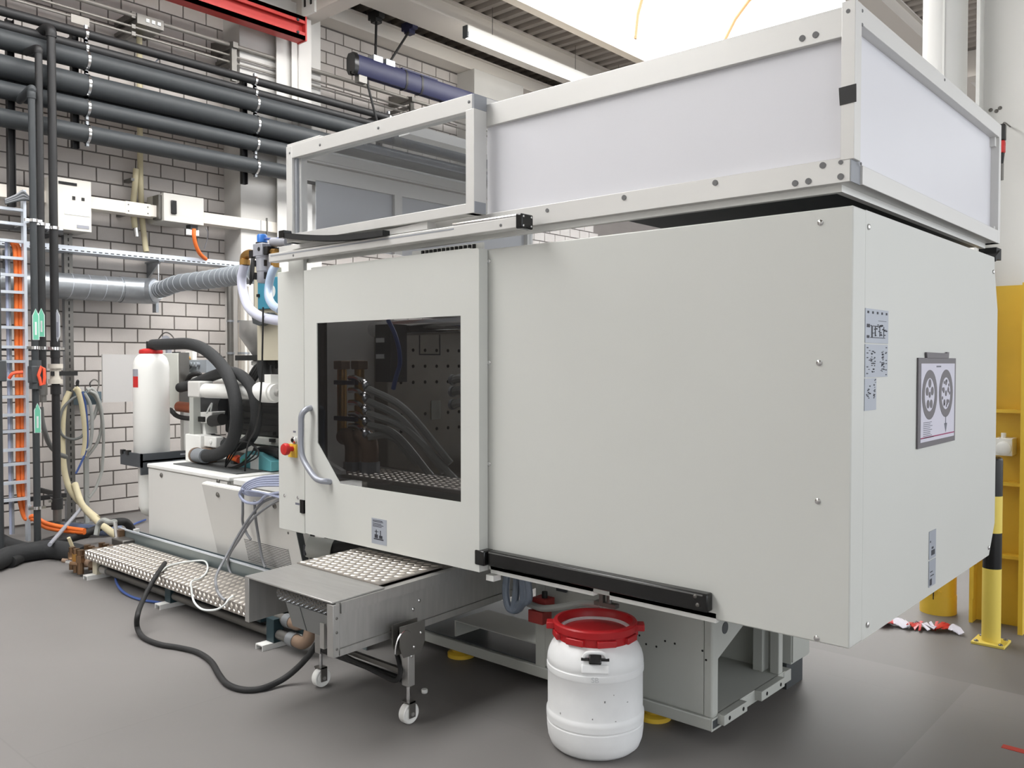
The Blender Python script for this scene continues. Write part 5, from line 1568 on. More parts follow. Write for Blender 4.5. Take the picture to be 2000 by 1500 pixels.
cable('hanging_cable', [A(548, 975, 'y', 2.91), A(522, 990, 'y', 2.91), A(492, 1015, 'y', 2.92), A(466, 1055, 'y', 2.93), A(450, 1080, 'y', 2.97), A(445, 1100, 'y', 2.985), A(452, 1122, 'y', 2.985), A(468, 1144, 'y', 2.98)], .0085, MATS['mid_grey_cable'], 'long grey cable swinging from the coil into the trough')
cable('white_wire', [A(312, 1118, 'y', 2.6), A(330, 1105, 'z', BZ + .012), A(360, 1098, 'z', BZ + .012), A(395, 1095, 'z', BZ + .012), A(405, 1103, 'z', BZ + .012), A(403, 1118, 'z', BZ + .012), A(390, 1130, 'z', BZ + .012), A(374, 1136, 'y', 2.6), A(374, 1150, 'y', 2.58), A(379, 1175, 'y', 2.57), A(395, 1190, 'y', 2.55), A(420, 1191, 'y', 2.55), A(438, 1182, 'y', 2.57), A(447, 1170, 'y', 2.6), A(455, 1164, 'y', 2.63)], .006, labw, 'thin white wire looping over the tread plate bench')
cable('black_cable', [A(322, 1100, 'z', BZ + .02), A(308, 1120, 'y', 2.58), A(293, 1145, 'y', 2.5), A(278, 1175, 'y', 2.42), A(269, 1200, 'z', .12), A(268, 1225, 'z', .04), A(280, 1245, 'z', .014), A(310, 1258, 'z', .014), A(350, 1265, 'z', .014), A(385, 1274, 'z', .014), A(412, 1292, 'z', .014), A(428, 1318, 'z', .014), A(445, 1337, 'z', .014), A(475, 1347, 'z', .014), A(510, 1345, 'z', .014), A(550, 1328, 'z', .03), A(580, 1305, 'z', .08), A(605, 1278, 'z', .15), A(618, 1258, 'z', .2)], .0155, rubber, 'thick black cable looping over the floor from bench to conveyor', k=10, n=12)
cable('blue_hose', [A(240, 1098, 'y', 2.85), A(230, 1112, 'y', 2.76), A(226, 1130, 'y', 2.7), A(233, 1148, 'z', .03), A(250, 1162, 'z', .012), A(275, 1171, 'z', .012), A(305, 1176, 'z', .012), A(330, 1180, 'z', .012)], .009, bluehose, 'thin blue hose curving on the floor below the bench', 'hose')

# ================================================================== pipework along the brick wall
def run(name, x, z, r, y0, y1, mt, label, clamps=(), cr=None):
    t = thing(name, label, 'pipe', (x, (y0 + y1) / 2, z))
    part('pipe_run', MB().cyl((x, y0, z), (x, y1, z), r, 24), mt, t)
    for y in clamps:
        c = part('pipe_clamp', MB().ring((x, y - .012, z), (x, y + .012, z), r + .008, r - .001, 28), chrome, t)
        for s_ in (-1, 1):
            part('clamp_bolt', MB().box(x - .015, x + .02, y - .012, y + .012, z + s_ * (r + .004), z + s_ * (r + .034)), galv, c)
    return t


YC = (3.49 * .972, 5.32 * .972, 7.26 * .972)
PX = -8.36
KP = 8.36 / 8.6


def zk(z):
    return 1.6 + (z - 1.6) * KP


run('black_pipe', PX, zk(4.765), .044, .6, 7.35, pipek, 'uppermost thin black horizontal pipe along the brick wall', YC)
run('black_pipe', PX, zk(4.632), .044, .6, 7.3, pipek, 'second thin black horizontal pipe, above the thick grey pipes', YC)
run('grey_pipe', PX, zk(4.512), .088, .6, 9.5, pipeg, 'highest of the thick dark grey horizontal pipes on the wall', YC[:2])
run('grey_pipe', PX, zk(4.272), .10, .6, 9.5, pipeg, 'second thick dark grey horizontal pipe from the top', YC[:2])
run('grey_pipe', -8.52, 4.10, .074, .6, 9.5, pipeg, 'thick dark grey pipe half hidden behind two others on the wall')
run('grey_pipe', PX, zk(4.06), .078, .6, 9.5, pipeg, 'third thick dark grey horizontal pipe from the top', YC[:2])
run('grey_pipe', PX, zk(3.81), .082, .6, 9.5, pipeg, 'lowest dark grey horizontal pipe, above the switch boxes', YC[:2])
for i, (y, za, zb_) in enumerate(((2.78, 3.0, 4.66), (3.33, 3.62, 4.72), (5.1, 3.56, 4.72), (7.0, 4.2, 4.76))):
    t = thing('pipe_bracket', ('black channel bracket behind the pipes near the left edge', 'black channel bracket behind the pipes at the first clamp row', 'black channel bracket behind the pipes on the white pier', 'black channel bracket at the end of the thin black pipes')[i], 'bracket', (-8.5, y, za))
    part('channel', MB().box(-8.50, -8.48, y - .03, y + .03, za, zb_).box(-8.48, -8.44, y - .03, y - .024, za, zb_).box(-8.48, -8.44, y + .024, y + .03, za, zb_), pipek, t)
    part('wall_arm', MB().box(WX, -8.5, y - .02, y + .02, zb_ - .1, zb_ - .05), pipek, t)
CXp = -8.71


def zc(z):
    return 1.6 + (z - 1.6) * 8.71 / 8.95


for i, (z, r, lab) in enumerate(((zc(5.225), .024, 'thick grey steel conduit high on the brick wall'), (zc(5.105), .012, 'upper of the two thin steel conduits on the wall'), (zc(5.03), .012, 'lower of the two thin steel conduits on the wall'))):
    t = thing('steel_conduit', lab, 'conduit', (CXp, 5, z))
    part('conduit_run', MB().cyl((CXp, .6, z), (CXp, 11.0, z), r, 12), conduitm, t)
    for y in (1.9, 4.0, 5.14, 7.7):
        part('saddle', MB().box(WX + .01, CXp + .02, y - .02, y + .02, z - r - .008, z + r + .008), steel_dk, t)
for i, y in enumerate((5.10, 7.72)):
    t = thing('conduit_bracket', ('dark bracket carrying the conduits on the white pier', 'dark bracket carrying the conduits beyond the blue rail')[i], 'bracket', (-8.68, y, 4.6))
    part('drop_channel', MB().box(-8.69, -8.65, y - .03, y + .03, 4.72, 5.08), steel_dk, t)
    part('top_arm', MB().prism([(WX, 5.24), (-8.62, 5.14), (-8.62, 5.08), (WX, 5.08)], 'y', y - .03, y + .03), steel_dk, t)
for i, q in enumerate(((640, 155),)):
    pass
p = A(158, 38, 'x', -8.66)
single('pipe_label', MB().box(-8.67, -8.66, p.y - .09, p.y + .08, p.z - .05, p.z + .03), conduitm, 'pale grey plate label on the conduits above the black pipes', 'label')
p = A(298, 44, 'x', -8.67)
pl4 = thing('outlet_box', 'dark box with three white sockets under the thick conduit', 'box', p)
part('housing', MB().box(WX, -8.67, p.y - .16, p.y + .12, p.z - .05, p.z + .05), steel_dk, pl4)
for k in range(3):
    part('socket', MB().box(-8.67, -8.662, p.y - .07 + k * .06, p.y - .035 + k * .06, p.z - .015, p.z + .02), labw, pl4)

# vertical pipes
GX, GYp = -7.9, 2.757
gt = thing('riser_pipe', 'dark grey vertical pipe with square valve and orange handle, left side', 'pipe', (GX, GYp, 0))
part('pipe_body', MB().cyl((GX, GYp, .02), (GX, GYp, 3.86), .028, 20), pipeg, gt)
part('top_elbow', MB().tube(spline([(GX, GYp, 3.84), (GX, GYp, 3.89), (GX - .04, GYp + .01, 3.93), (-8.36, GYp + .06, 3.93)], 6), .034, 14), pipeg, gt)
zv0, zv1 = A(71, 755, 'x', GX).z, A(71, 708, 'x', GX).z
vb_ = part('valve_body', MB().box(GX - .05, GX + .05, GYp - .045, GYp + .045, zv0 + .03, zv1 - .03), dkgrey, gt, bev=.006)
part('union', MB().cyl((GX, GYp, zv0 - .02), (GX, GYp, zv0 + .05), .05, 8).cyl((GX, GYp, zv1 - .05), (GX, GYp, zv1 + .02), .05, 8), dkgrey, vb_)
hA = [A(px, py, 'x', GX + .06) for px, py in ((81, 716), (86, 720), (87, 737), (86, 750), (80, 752), (77, 738), (75, 733), (77, 727))]
part('valve_handle', MB().tube(hA, .013, 8, closed=True), orangeh, vb_, 'orange lever ring')
part('valve_axle', MB().cyl((GX + .03, GYp, (zv0 + zv1) / 2), A(78, 733, 'x', GX + .06), .012, 8), dkgrey, vb_)


def flow_label(parent, cx, cy, z0, z1, mt, w=.026, tip2=False):
    """arrow label laid on the visible side of a pipe"""
    c = Vector((cx, cy, 0))
    nrm = Vector((-cx, -cy, 0)).normalized()
    u = Vector((-nrm.y, nrm.x, 0))
    base = c + nrm * .0
    pts = [(-w, z0), (w, z0), (w, z1 - .06), (0, z1), (-w, z1 - .06)]
    if tip2:
        pts = [(-w, z0 + .06), (0, z0), (w, z0 + .06), (w, z1 - .06), (0, z1), (-w, z1 - .06)]
    for k, (s_, off, m_) in enumerate(((1.0, 0, labw), (.8, .0012, mt))):
        zc = (z0 + z1) / 2
        vs = [base + u * (a * s_) + nrm * off + ZU * (zc + (b - zc) * (1 - (1 - s_) * .12)) for a, b in pts]
        n = len(vs)
        vs2 = [v - nrm * .003 for v in vs]
        mb = MB().add(vs + vs2, [tuple(range(n)), tuple(range(2 * n - 1, n - 1, -1))] + [(i, n + i, n + (i + 1) % n, (i + 1) % n) for i in range(n)])
        lb = part('flow_label' if k == 0 else 'label_face', mb, m_, parent if k == 0 else lb, 'white bordered arrow label' if k == 0 else None)
    tb_ = MB()
    for i in range(9):
        z = z0 + .05 + (z1 - z0 - .16) * i / 9
        tb_.obox(base + nrm * .0018 + ZU * z, u * w * .28, nrm * .0006, ZU * .008)
    part('label_text', tb_, labw if mt is green else inkl, lb)


def L(px, py0, py1, x, r):
    a, b = A(px, py0, 'x', x), A(px, py1, 'x', x)
    d = Vector((-a.x, -a.y, 0)).normalized() * (r + .004)
    return a.x + d.x, a.y + d.y, b.z, a.z


x_, y_, z0, z1 = L(69.5, 603, 664, GX, .028)
flow_label(gt, x_, y_, z0, z1, green)
x_, y_, z0, z1 = L(73, 787, 845, GX, .028)
flow_label(gt, x_, y_, z0, z1, green)
KX, KY = -8.05, 2.87
kt = thing('riser_pipe', 'black vertical pipe directly behind the grey riser with the orange handle', 'pipe', (KX, KY, 1.3))
part('pipe_body', MB().cyl((KX, KY, 1.36), (KX, KY, 4.3), .03, 18), pipek, kt)
part('top_elbow', MB().tube(spline([(KX, KY, 4.28), (KX - .02, KY, 4.33), (-8.33, KY, 4.36)], 6), .034, 12), pipek, kt)
part('end_fitting', MB().cyl((KX, KY, 1.32), (KX, KY, 1.42), .038, 8).cyl((KX, KY, 1.26), (KX, KY, 1.32), .028, 10), steel_dk, kt)
x_, y_, z0, z1 = L(80.5, 602, 658, KX, .03)
flow_label(kt, x_, y_, z0, z1, green)
BX_, BYp = -8.2, 3.03
bt = thing('riser_pipe', 'black vertical pipe with white ball valve, left of the steel strut', 'pipe', (BX_, BYp, .2))
zT = A(101, 66, 'x', BX_).z
zvA, zvB = A(109, 745, 'x', BX_).z, A(109, 714, 'x', BX_).z
part('pipe_body', MB().cyl((BX_, BYp, zvB), (BX_, BYp, zT), .036, 20).cyl((BX_, BYp, A(109, 708, 'x', BX_).z + .04), (BX_, BYp, A(109, 668, 'x', BX_).z), .04, 18), pipek, bt)
part('lower_pipe', MB().cyl((BX_, BYp, .36), (BX_, BYp, zvA), .034, 20), pipek, bt)
part('coupler', MB().cyl((BX_, BYp, A(109, 770, 'x', BX_).z), (BX_, BYp, A(109, 752, 'x', BX_).z), .043, 18), pipek, bt)
part('coupler', MB().cyl((BX_, BYp, .28), (BX_, BYp, .38), .048, 16), pipek, bt)
part('top_elbow', MB().tube(spline([(BX_, BYp, zT - .03), (BX_, BYp, zT + .02), (BX_ - .06, BYp - .01, zT + .06), (PX + .0, BYp - .03, zT + .04)], 6), .044, 14), pipek, bt)
vv = part('ball_valve', MB().cyl((BX_, BYp, zvA - .02), (BX_, BYp, zvA + .02), .06, 20).cyl((BX_, BYp, zvA + .02), (BX_, BYp, zvB - .02), .045, 16).cyl((BX_, BYp, zvB - .025), (BX_, BYp, zvB + .015), .062, 20), mat('valve_white', (206, 200, 188), .5), bt, 'off-white valve flanges')
zm = (zvA + zvB) / 2
part('valve_lever', MB().obox((BX_ + .04, BYp + .06, zm), (.006, 0, 0), (.01, .11, 0), (0, 0, .02)), rubber, vv, 'black lever')
part('hose_end', MB().cyl((BX_, BYp, .17), (BX_, BYp, .28), .036, 14).cyl((BX_, BYp, .10), (BX_, BYp, .17), .026, 12), steel_dk, bt)
x_, y_, z0, z1 = L(111.5, 604, 668, BX_, .036)
flow_label(bt, x_, y_, z0, z1, labg, .022, True)

# slotted strut post and support rails
st = thing('strut_post', 'galvanised slotted channel post standing before the brick wall', 'post', (-8.95, 3.43, 0))
part('channel_web', MB().box(-8.925, -8.92, 3.39, 3.47, 0, 2.93), steel_dk, st)
part('channel_side', MB().box(-8.985, -8.925, 3.39, 3.395, 0, 2.93), galv, st)
part('channel_side', MB().box(-8.985, -8.925, 3.465, 3.47, 0, 2.93), galv, st)
part('channel_lip', MB().box(-8.985, -8.98, 3.395, 3.41, 0, 2.93), galv, st)
part('channel_lip', MB().box(-8.985, -8.98, 3.45, 3.465, 0, 2.93), galv, st)
sl = MB()
for i in range(46):
    sl.box(-8.92, -8.9185, 3.425, 3.437, .05 + i * .0625, .085 + i * .0625)
part('slots', sl, dark, st, kind='stuff')
part('foot_plate', MB().box(-9.03, -8.88, 3.36, 3.5, 0, .012), galv, st)
for i, (z, lab) in enumerate(((2.81, 'upper black support rail crossing behind the riser pipes'), (1.73, 'middle black support rail crossing behind the riser pipes'), (.36, 'lowest black support rail crossing behind the riser pipes'))):
    t = thing('support_rail', lab, 'rail', (-8.45, 2.9, z))
    part('rail_channel', MB().box(-8.47, -8.43, 2.3, 3.2, z - .02, z + .02), pipek, t)
    part('rail_arm', MB().box(WX, -8.47, 3.15, 3.18, z - .02, z + .02), pipek, t)
    for (x, y, r) in ((GX, GYp, .028), (KX, KY, .03), (BX_, BYp, .036)):
        if i == 2 and x == KX:
            continue
        part('pipe_clamp', MB().ring((x, y, z - .013), (x, y, z + .013), r + .008, r, 20), chrome, t)
        part('clamp_rod', MB().cyl((x - r, y, z), (-8.45, y + .02, z), .008, 8), chrome, t)
        part('clamp_bolt', MB().box(x - .012, x + .012, y + r, y + r + .04, z - .012, z + .012).box(x - .012, x + .012, y - r - .04, y - r, z - .012, z + .012), chrome, t)

# cable ladder
LX = -8.1
ry = A(50, 700, 'x', LX).y
ld = thing('cable_ladder', 'vertical galvanised cable ladder with rungs at the left edge', 'ladder', (LX, ry - .2, 0))
LT = A(48, 372, 'x', LX).z
part('side_rail', MB().box(LX - .03, LX + .03, ry - .012, ry + .012, .05, LT), zinc, ld)
part('side_rail', MB().box(LX - .03, LX + .03, ry - .40, ry - .376, .05, LT), zinc, ld)
for k, py in enumerate((410, 438, 472, 505, 538, 571, 606, 640, 678, 706, 740, 775, 810, 842, 878, 906, 942, 975)):
    z = A(35, py, 'x', LX).z
    part('rung', MB().box(LX - .02, LX + .02, ry - .376, ry - .012, z - .012, z + .012), zinc, ld)
    if k % 2 and k > 3:
        part('cable_tie', MB().box(LX - .07, LX - .02, ry - .17, ry - .02, z + .005, z + .014), black, ld)
for i, (px, lab) in enumerate(((33, 'left of the two thick orange cables on the ladder'), (41, 'right of the two thick orange cables on the ladder'))):
    dy = A(px, 700, 'x', LX - .045).y
    ez = .1
    cable('orange_cable', [(LX - .06, dy - .04, A(35, 470, 'x', LX).z), (LX - .045, dy, A(35, 500, 'x', LX).z), (LX - .045, dy, 1.8), (LX - .045, dy, 1.0), (LX - .045, dy, .5), (LX - .03, dy + .04, .25), A(66, 1008 + 6 * i, 'x', LX + .05), A(90, 1022 + 8 * i, 'x', LX + .1), A(130, 1031 + 6 * i, 'x', LX + .25), A(165, 1036 + 4 * i, 'x', LX + .45)], .019, orange, lab, n=12)
for i, (px, mt, lab) in enumerate(((22, lilac, 'grey blue cable on the ladder beside the orange pair'), (26.5, MATS['mid_grey_cable'], 'grey cable on the ladder between grey blue and orange ones'))):
    dy = A(px, 700, 'x', LX + .04).y
    cable('ladder_cable', [(LX - .04, dy, A(35, 470, 'x', LX).z), (LX - .035, dy, 1.8), (LX - .035, dy, .9), (LX - .03, dy, .12)], .012, mt, lab)
hb_ = thing('cable_bunch', 'bunch of dark grey cables crossing the top of the ladder', 'cable', A(40, 390, 'x', LX))
for k in range(6):
    hose_part('cable', [A(10, 398 - k * 1.5, 'x', LX + .05), A(30, 393 - k * 2.2, 'x', LX + .06), A(45, 390 - k * 3.2, 'x', LX + .05), A(58, 391 - k * 1.2, 'x', LX + .02), A(75, 396 - k * 2, 'x', LX - .2)], .009, MATS['mid_grey_cable'] if k % 2 else dkgrey, hb_)
lvp = A(32, 732, 'x', -7.7)
lv_ = thing('left_valve', 'orange lever handle of a grey valve at the left edge', 'valve', (lvp.x, lvp.y - .1, 0))
part('pipe_body', MB().cyl((-7.75, lvp.y - .12, 0), (-7.75, lvp.y - .12, 2.6), .028, 16), pipeg, lv_)
part('valve_body', MB().box(-7.80, -7.70, lvp.y - .17, lvp.y - .07, 1.45, 1.62), dkgrey, lv_, bev=.006)
part('valve_handle', MB().tube(spline([A(18, 739, 'x', -7.68), A(24, 730, 'x', -7.66), A(33, 728, 'x', -7.66), A(44, 727, 'x', -7.66)], 4), .014, 8), orangeh, lv_, 'orange lever')

# trunking, switch boxes, cable loop
tr2 = thing('wall_trunking', 'cream cable trunking running along the brick wall and pier', 'trunking', (-8.8, 4.4, 3.12))
part('trunk_body', MB().box(-8.86, -8.7, .6, 5.69, 3.115, 3.235), trunkm, tr2, bev=.004)
part('joint_cover', MB().box(-8.72, -8.697, 3.90, 4.16, 3.112, 3.238), trunkm, tr2)
for y in (3.93, 4.13):
    for z in (3.14, 3.205):
        part('screw', MB().dome((-8.697, y, z), (1, 0, 0), .008), steel_dk, tr2)
for y in (4.74, 5.45):
    part('joint_line', MB().box(-8.7, -8.698, y - .003, y + .003, 3.116, 3.234), inkl, tr2)
part('trunk_end', MB().box(-8.86, -8.695, 5.685, 5.70, 3.11, 3.24), trunkm, tr2)
for y in (2.6, 4.0, 5.4):
    part('wall_bracket', MB().box(WX, -8.86, y - .02, y + .02, 3.13, 3.2), steel_dk, tr2)
part('hanger_strap', MB().box(-8.71, -8.69, 5.52, 5.535, 3.08, 3.27), steel_dk, tr2)
b1 = thing('switch_cabinet', 'larger beige wall switch box with black slot and two small windows', 'box', (-8.8, 3.4, 2.9))
SX = -8.62
q = {k: A(px, py, 'x', SX) for k, (px, py) in dict(tl=(95, 345), tr=(178, 353), br=(178, 452), bl=(95, 447)).items()}
y0, y1, z0, z1 = q['tl'].y, q['tr'].y, (q['bl'].z + q['br'].z) / 2, (q['tl'].z + q['tr'].z) / 2
part('housing', MB().box(-8.98, SX - .02, y0 + .005, y1 - .005, z0 + .005, z1 - .005), beige, b1)
part('door', MB().box(SX - .02, SX, y0, y1, z0, z1), beige, b1, bev=.004)
part('wall_rail', MB().box(WX, -8.98, y0 + .05, y0 + .1, z0, z1).box(WX, -8.98, y1 - .1, y1 - .05, z0, z1), steel_dk, b1)
for nm, (pa, pb), mt in (('slot', ((114, 353), (150, 364)), blackg), ('indicator', ((141, 383), (147, 391)), dark), ('indicator', ((159, 386), (165, 393)), dark), ('torn_label', ((126, 410), (176, 424)), labw), ('small_label', ((150, 439), (174, 448)), labg)):
    a_, c_ = A(*pa, 'x', SX), A(*pb, 'x', SX)
    part(nm, MB().box(SX, SX + .004, a_.y, c_.y, c_.z, a_.z), mt, b1, None)
b2 = thing('switch_cabinet', 'smaller grey switch box with upright black handle on the trunking', 'box', (-8.7, 4.45, 3.07))
y0, y1, z0, z1 = 4.252, 4.695, 3.072, 3.362
part('housing', MB().box(-8.98, SX - .02, y0 + .004, y1 - .004, z0 + .004, z1 - .004), mat('switch_grey', (196, 194, 188), .5), b2)
part('door', MB().box(SX - .02, SX + .02, y0, y1, z0, z1), MATS['switch_grey'], b2, bev=.004)
a_, c_ = A(333, 391, 'x', SX + .02), A(344, 419, 'x', SX + .02)
part('handle', MB().box(SX + .02, SX + .04, a_.y, c_.y, c_.z, a_.z), blackg, b2, 'black handle', bev=.006)
a_, c_ = A(357, 411, 'x', SX + .02), A(398, 429, 'x', SX + .02)
part('torn_label', MB().prism([(a_.y, a_.z - .01), (a_.y + .1, a_.z - .01), (c_.y, a_.z - .045), (c_.y, c_.z), (a_.y, a_.z - .05)], 'x', SX + .02, SX + .0215), labw, b2)
part('hinge_block', MB().box(SX - .16, SX - .03, y0 - .03, y0 + .004, z0 + .02, z1 - .02), steel_dk, b2)
part('gland_plate', MB().box(SX - .12, SX - .02, y1 - .13, y1 - .05, z0 - .05, z0 + .01), dkgrey, b2)
part('tag', MB().box(SX - .03, SX - .025, A(366, 452, 'x', SX).y, A(391, 452, 'x', SX).y, A(380, 459, 'x', SX).z, A(380, 448, 'x', SX).z), labw, b2, 'white tag')
cable('orange_cable', [A(379, 447, 'x', SX - .02), A(379, 462, 'x', SX - .02), A(383, 480, 'x', SX - .04), A(391, 496, 'x', SX - .08), A(402, 506, 'x', SX - .15)], .021, orange, 'short orange cable dropping from the smaller switch box to the tray', n=12)
cable('grey_cable', [A(402, 446, 'x', -8.7), A(406, 455, 'x', -8.72), A(404, 470, 'x', -8.8), A(399, 486, 'x', -8.85)], .005, labg, 'thin grey cord beside the orange cable under the trunking')

# cable tray, ventilation duct, flexible hose
ty = thing('cable_tray', 'galvanised perforated cable tray running along the brick wall', 'tray', (-8.85, 4.3, 2.66))
part('tray_side', MB().box(-8.77, -8.765, .6, 5.22, 2.685, 2.742), zinc, ty)
part('tray_floor', MB().box(-9.0, -8.77, .6, 5.22, 2.685, 2.69), zinc, ty)
part('tray_side', MB().box(-9.0, -8.995, .6, 5.22, 2.685, 2.742), zinc, ty)
sl = MB()
for i in range(46):
    y = 2.5 + i * .058
    sl.box(-8.765, -8.7635, y, y + .034, 2.694, 2.703)
part('tray_slots', sl, dark, ty, kind='stuff')
for k in range(5):
    hose_part('tray_cable', [(-8.82 - .03 * k, 2.4, 2.70), (-8.83 - .03 * k, 3.6, 2.705), (-8.82 - .03 * k, 5.0, 2.70)], .011, dkgrey, ty)
part('wall_bracket', MB().prism([(WX, 2.50), (WX, 2.68), (-8.78, 2.68)], 'y', 4.30, 4.32).box(WX, -8.78, 4.28, 4.34, 2.67, 2.685), galv, ty)
part('wall_bracket', MB().prism([(WX, 2.50), (WX, 2.68), (-8.78, 2.68)], 'y', 2.90, 2.92), galv, ty)
part('hanger_eye', MB().cyl((-8.85, 4.31, 2.44), (-8.85, 4.31, 2.66), .01, 8), chrome, ty)
DX, DZ_ = -8.85, 2.352
du = thing('spiral_duct', 'shiny galvanised spiral duct on the wall ending in an elbow cone', 'duct', (DX, 3.2, DZ_))
part('duct_body', MB().cyl((DX, .6, DZ_), (DX, 3.98, DZ_), .128, 32), galv, du)
for k in range(9):
    y = 2.6 + k * .16
    part('spiral_seam', MB().tube([(DX + .1285 * math.cos(R_(a)), y + .05 * a / 180, DZ_ + .1285 * math.sin(R_(a))) for a in range(-100, 101, 20)], .003, 5), zinc, du)
part('coupling', MB().cyl((DX, 3.1, DZ_), (DX, 3.16, DZ_), .133, 30), galv, du)
part('elbow', MB().tube(spline([(DX, 3.9, DZ_), (DX, 4.05, DZ_), (DX + .03, 4.16, DZ_), (DX + .10, 4.22, DZ_)], 5), .134, 28), galv, du)
part('reducer', MB().cyl((DX + .07, 4.20, DZ_), (DX + .19, 4.22, DZ_ + .005), .135, 28, .085), zinc, du)
part('duct_strap', MB().box(DX - .02, DX + .06, 4.25, 4.28, DZ_ - .22, DZ_ - .1), galv, du)
part('hook_rod', MB().cyl((DX, 4.31, DZ_ + .1), (DX, 4.31, DZ_ + .2), .01, 8), chrome, du)
fx_ = thing('flexible_duct', 'grey ribbed flexible hose rising from the duct elbow to the machine', 'hose', (-7.7, 4.1, 2.2))
fp_ = [(DX + .15, 4.22, DZ_ + .005), (DX + .35, 4.2, DZ_ + .01), A(350, 553, 'y', 4.15), A(400, 547, 'y', 4.05), A(440, 541, 'y', 3.98), A(468, 537, 'y', 3.93), A(500, 533, 'y', 3.88)]
fs = spline(fp_, 10)
part('hose_skin', MB().tube(fs, .082, 24), mat('flex_grey', (128, 134, 140), .55), fx_)
L_ = 0
for i in range(1, len(fs)):
    a, b = fs[i - 1], fs[i]
    if i % 3 == 0:
        d = (b - a).normalized()
        part('hose_rib', MB().ring(b - d * .004, b + d * .004, .0865, .08, 24), mat('rib_grey', (172, 177, 182), .5), fx_)
part('hose_clip', MB().ring(fs[1], fs[2], .092, .08, 24), chrome, fx_)
part('stand_rod', MB().cyl(fs[-1] - ZU * .02, (fs[-1].x, fs[-1].y, .8), .02, 10), dkgrey, fx_)

# beige drop hoses
cable('beige_hose', [A(271, 36, 'x', -8.98), A(272, 60, 'x', -8.98), A(273, 200, 'x', -8.98), A(274, 330, 'x', -8.98), A(276, 395, 'x', -8.98), A(279, 440, 'x', -8.97), A(284, 480, 'x', -8.95), A(286, 492, 'x', -8.94)], .029, beigehose, 'long beige hose hanging down the brick wall past the trunking', 'hose', n=14)
bh = thing('beige_hose', 'shorter beige hose with metal end beside the long beige one', 'hose', A(262, 440, 'x', -8.95))
hose_part('hose_body', [A(266, 330, 'x', -8.95), A(263, 370, 'x', -8.95), A(260, 400, 'x', -8.93), A(262, 430, 'x', -8.9), A(264, 445, 'x', -8.9)], .03, beigehose, bh, n=14)
a_ = A(265, 445, 'x', -8.9)
part('metal_end', MB().cyl(a_ + ZU * .02, a_ + Vector((0, .01, -.09)), .026, 14), chrome, bh)
part('wall_clip', MB().box(WX, -8.93, a_.y - .03, a_.y + .02, 3.5, 3.53), steel_dk, bh)
cable('loose_wire', [A(297, 134, 'x', -8.40), A(300, 128, 'x', -8.40), A(307, 118, 'x', -8.40), A(318, 111, 'x', -8.40), A(326, 108, 'x', -8.38)], .008, labg, 'short pale wire loop between the black pipes')

# hanging hose coils on the wall
hc_ = thing('hose_hanger', 'wire hook and grey bracket on the wall holding hose coils', 'hook', A(180, 770, 'x', -8.9))
part('bracket', MB().box(WX, -8.8, A(145, 770, 'x', -8.9).y, A(190, 770, 'x', -8.9).y, A(165, 790, 'x', -8.9).z, A(165, 765, 'x', -8.9).z), mat('hanger_grey', (96, 112, 120), .5), hc_)
hose_part('wire_hook', [A(177, 757, 'x', -8.95), A(176, 748, 'x', -8.93), A(184, 741, 'x', -8.92), A(193, 748, 'x', -8.9), A(190, 764, 'x', -8.88)], .007, steel_dk, hc_)
hose_part('wire_hook', [A(150, 750, 'x', -8.9), A(152, 744, 'x', -8.9), A(150, 760, 'x', -8.9)], .014, black, hc_)


def coil(cx, cz, ry_, rz, x, n=28, a0=0, a1=360):
    return [Vector((x, cx + ry_ * math.cos(R_(a0 + (a1 - a0) * i / n)), cz + rz * math.sin(R_(a0 + (a1 - a0) * i / n)))) for i in range(n + 1)]


c_ = A(150, 850, 'x', -8.75)
cable('coiled_hose', [A(147, 758, 'x', -8.7), A(153, 765, 'x', -8.7), A(160, 790, 'x', -8.7), A(166, 830, 'x', -8.7), A(167, 865, 'x', -8.7), A(163, 890, 'x', -8.7)], .028, beigehose, 'beige hose hanging in front of the grey hose coil', 'hose', n=12)
cable('coiled_hose', [A(136, 765, 'x', -8.75), A(126, 790, 'x', -8.75), A(122, 830, 'x', -8.75), A(122, 880, 'x', -8.75), A(128, 930, 'x', -8.75), A(142, 965, 'x', -8.7), A(170, 995, 'x', -8.6), A(190, 1012, 'x', -8.3)], .028, beigehose, 'beige hose loop behind the strut post reaching the floor', 'hose', n=12)
cable('floor_hose', [A(146, 945, 'x', -8.7), A(160, 985, 'x', -8.5), A(182, 1010, 'x', -8.0), A(205, 1030, 'x', -7.5), A(232, 1050, 'x', -7.0)], .03, beigehose, 'beige hose slanting from the wall down to the bench end', 'hose', n=12)
for k, pts in enumerate((((170, 762), (180, 760), (189, 772), (191, 790), (183, 815), (172, 830), (168, 850)),
                         ((172, 765), (186, 775), (196, 800), (199, 830), (192, 860), (178, 882), (168, 893)),
                         ((175, 764), (188, 772), (198, 800), (202, 850), (200, 910), (196, 930), (186, 955), (174, 972)),
                         ((160, 770), (140, 780), (122, 800), (116, 830), (122, 850), (140, 858), (160, 852), (170, 830)),
                         ((165, 768), (176, 790), (180, 830), (176, 870), (168, 880)))):
    cable('coiled_hose', [A(px, py, 'x', -8.8 + .03 * k) for px, py in pts], (.018, .016, .015, .013, .016)[k], (greyhose, greyhose, greyhose, mat('dark_grey_hose', (104, 106, 104), .5), greyhose)[k],
          ('short grey hose strand of the wall coil, curling under the hook', 'middle grey hose strand of the wall coil', 'longest grey hose strand of the wall coil, reaching low right', 'dark grey hose of the wall coil, looping left past the post', 'inner straight grey hose strand of the wall coil')[k], 'hose')
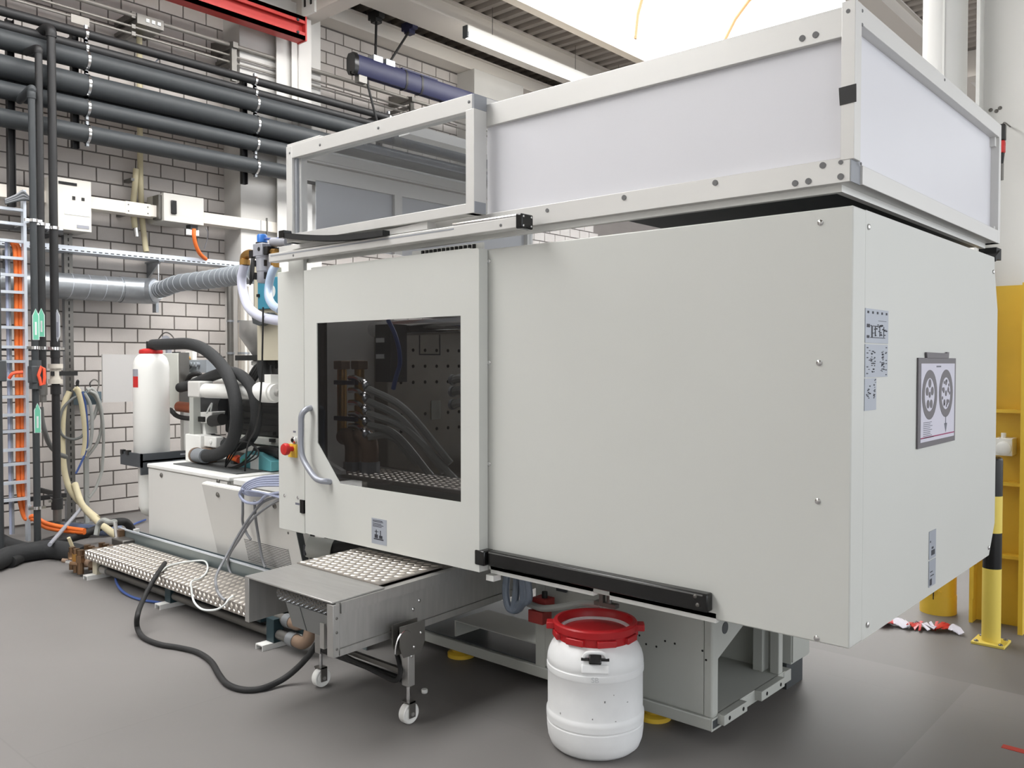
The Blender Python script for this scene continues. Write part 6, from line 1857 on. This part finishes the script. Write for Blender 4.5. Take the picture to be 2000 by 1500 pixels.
cable('coiled_hose', [A(161, 765, 'x', -8.68), A(168, 800, 'x', -8.68), A(171, 850, 'x', -8.68), A(168, 880, 'x', -8.68), A(158, 905, 'x', -8.68), A(148, 925, 'x', -8.68)], .010, bluehose, 'thin blue hose hanging in the wall coil', 'hose')
cable('grey_drop_hose', [A(80, 795, 'x', -8.3), A(82, 820, 'x', -8.3), A(88, 845, 'x', -8.3), A(97, 868, 'x', -8.35), A(112, 885, 'x', -8.45), A(128, 892, 'x', -8.6)], .022, MATS['dark_grey_hose'], 'grey hose curving from the black riser towards the strut post', 'hose')
cable('white_rod', [A(165, 985, 'x', -8.6), A(140, 1014, 'x', -8.1), A(97, 1064, 'z', .15)], .016, labg, 'pale grey straight conduit leaning between wall and floor hoses', 'conduit')
sp2 = thing('floor_post', 'thin grey square tube standing beside the strut post', 'post', A(168, 1018, 'z', 0))
w_ = A(168, 1018, 'z', 0)
part('tube', MB().box(-8.86, -8.82, A(168, 900, 'x', -8.84).y - .02, A(168, 900, 'x', -8.84).y + .02, 0, A(168, 830, 'x', -8.84).z), greyhose, sp2)
part('foot', MB().box(-8.9, -8.78, A(168, 900, 'x', -8.84).y - .05, A(168, 900, 'x', -8.84).y + .05, 0, .01), galv, sp2)

# big black hoses on the floor at the left
for pts, r, mt, lab in ((((-330, 1190), (-150, 1135), (-20, 1100), (20, 1085), (60, 1077), (100, 1073), (140, 1078), (165, 1085)), .075, foam, 'thickest black hose lying on the floor at the left edge'),
                        (((-250, 1060), (-120, 1046), (-15, 1050), (20, 1062), (55, 1072), (80, 1076)), .05, foam, 'black hose joining the thickest one from the left edge'),
                        (((20, 1098), (40, 1088), (70, 1070), (100, 1058), (135, 1048), (170, 1040)), .045, rubber, 'black hose slanting across the floor behind the thickest one')):
    cable('floor_hose', [A(px, py, 'z', r) for px, py in pts], r, mt, lab, 'hose', n=16)
cable('floor_hose', [A(85, 1060, 'z', .06), A(120, 1056, 'z', .08), A(160, 1045, 'z', .10), A(200, 1028, 'z', .16), A(225, 1020, 'z', .22), A(245, 1020, 'z', .22), A(256, 1032, 'z', .14), A(258, 1040, 'z', .06)], .034, rubber, 'black hose arching over the floor behind the brass manifold', 'hose', n=14)
cable('floor_hose', [A(130, 1030, 'z', .06), A(165, 1034, 'z', .06), A(200, 1036, 'z', .06), A(235, 1034, 'z', .05)], .05, mat('blue_grey_hose', (92, 104, 130), .4), 'blue grey hose bundle on the floor near the wall', 'hose', n=14)
cable('blue_hose', [A(245, 1035, 'z', .02), A(262, 1024, 'z', .02), A(284, 1015, 'z', .02)], .01, bluehose, 'short thin blue hose on the floor before the white tank', 'hose')
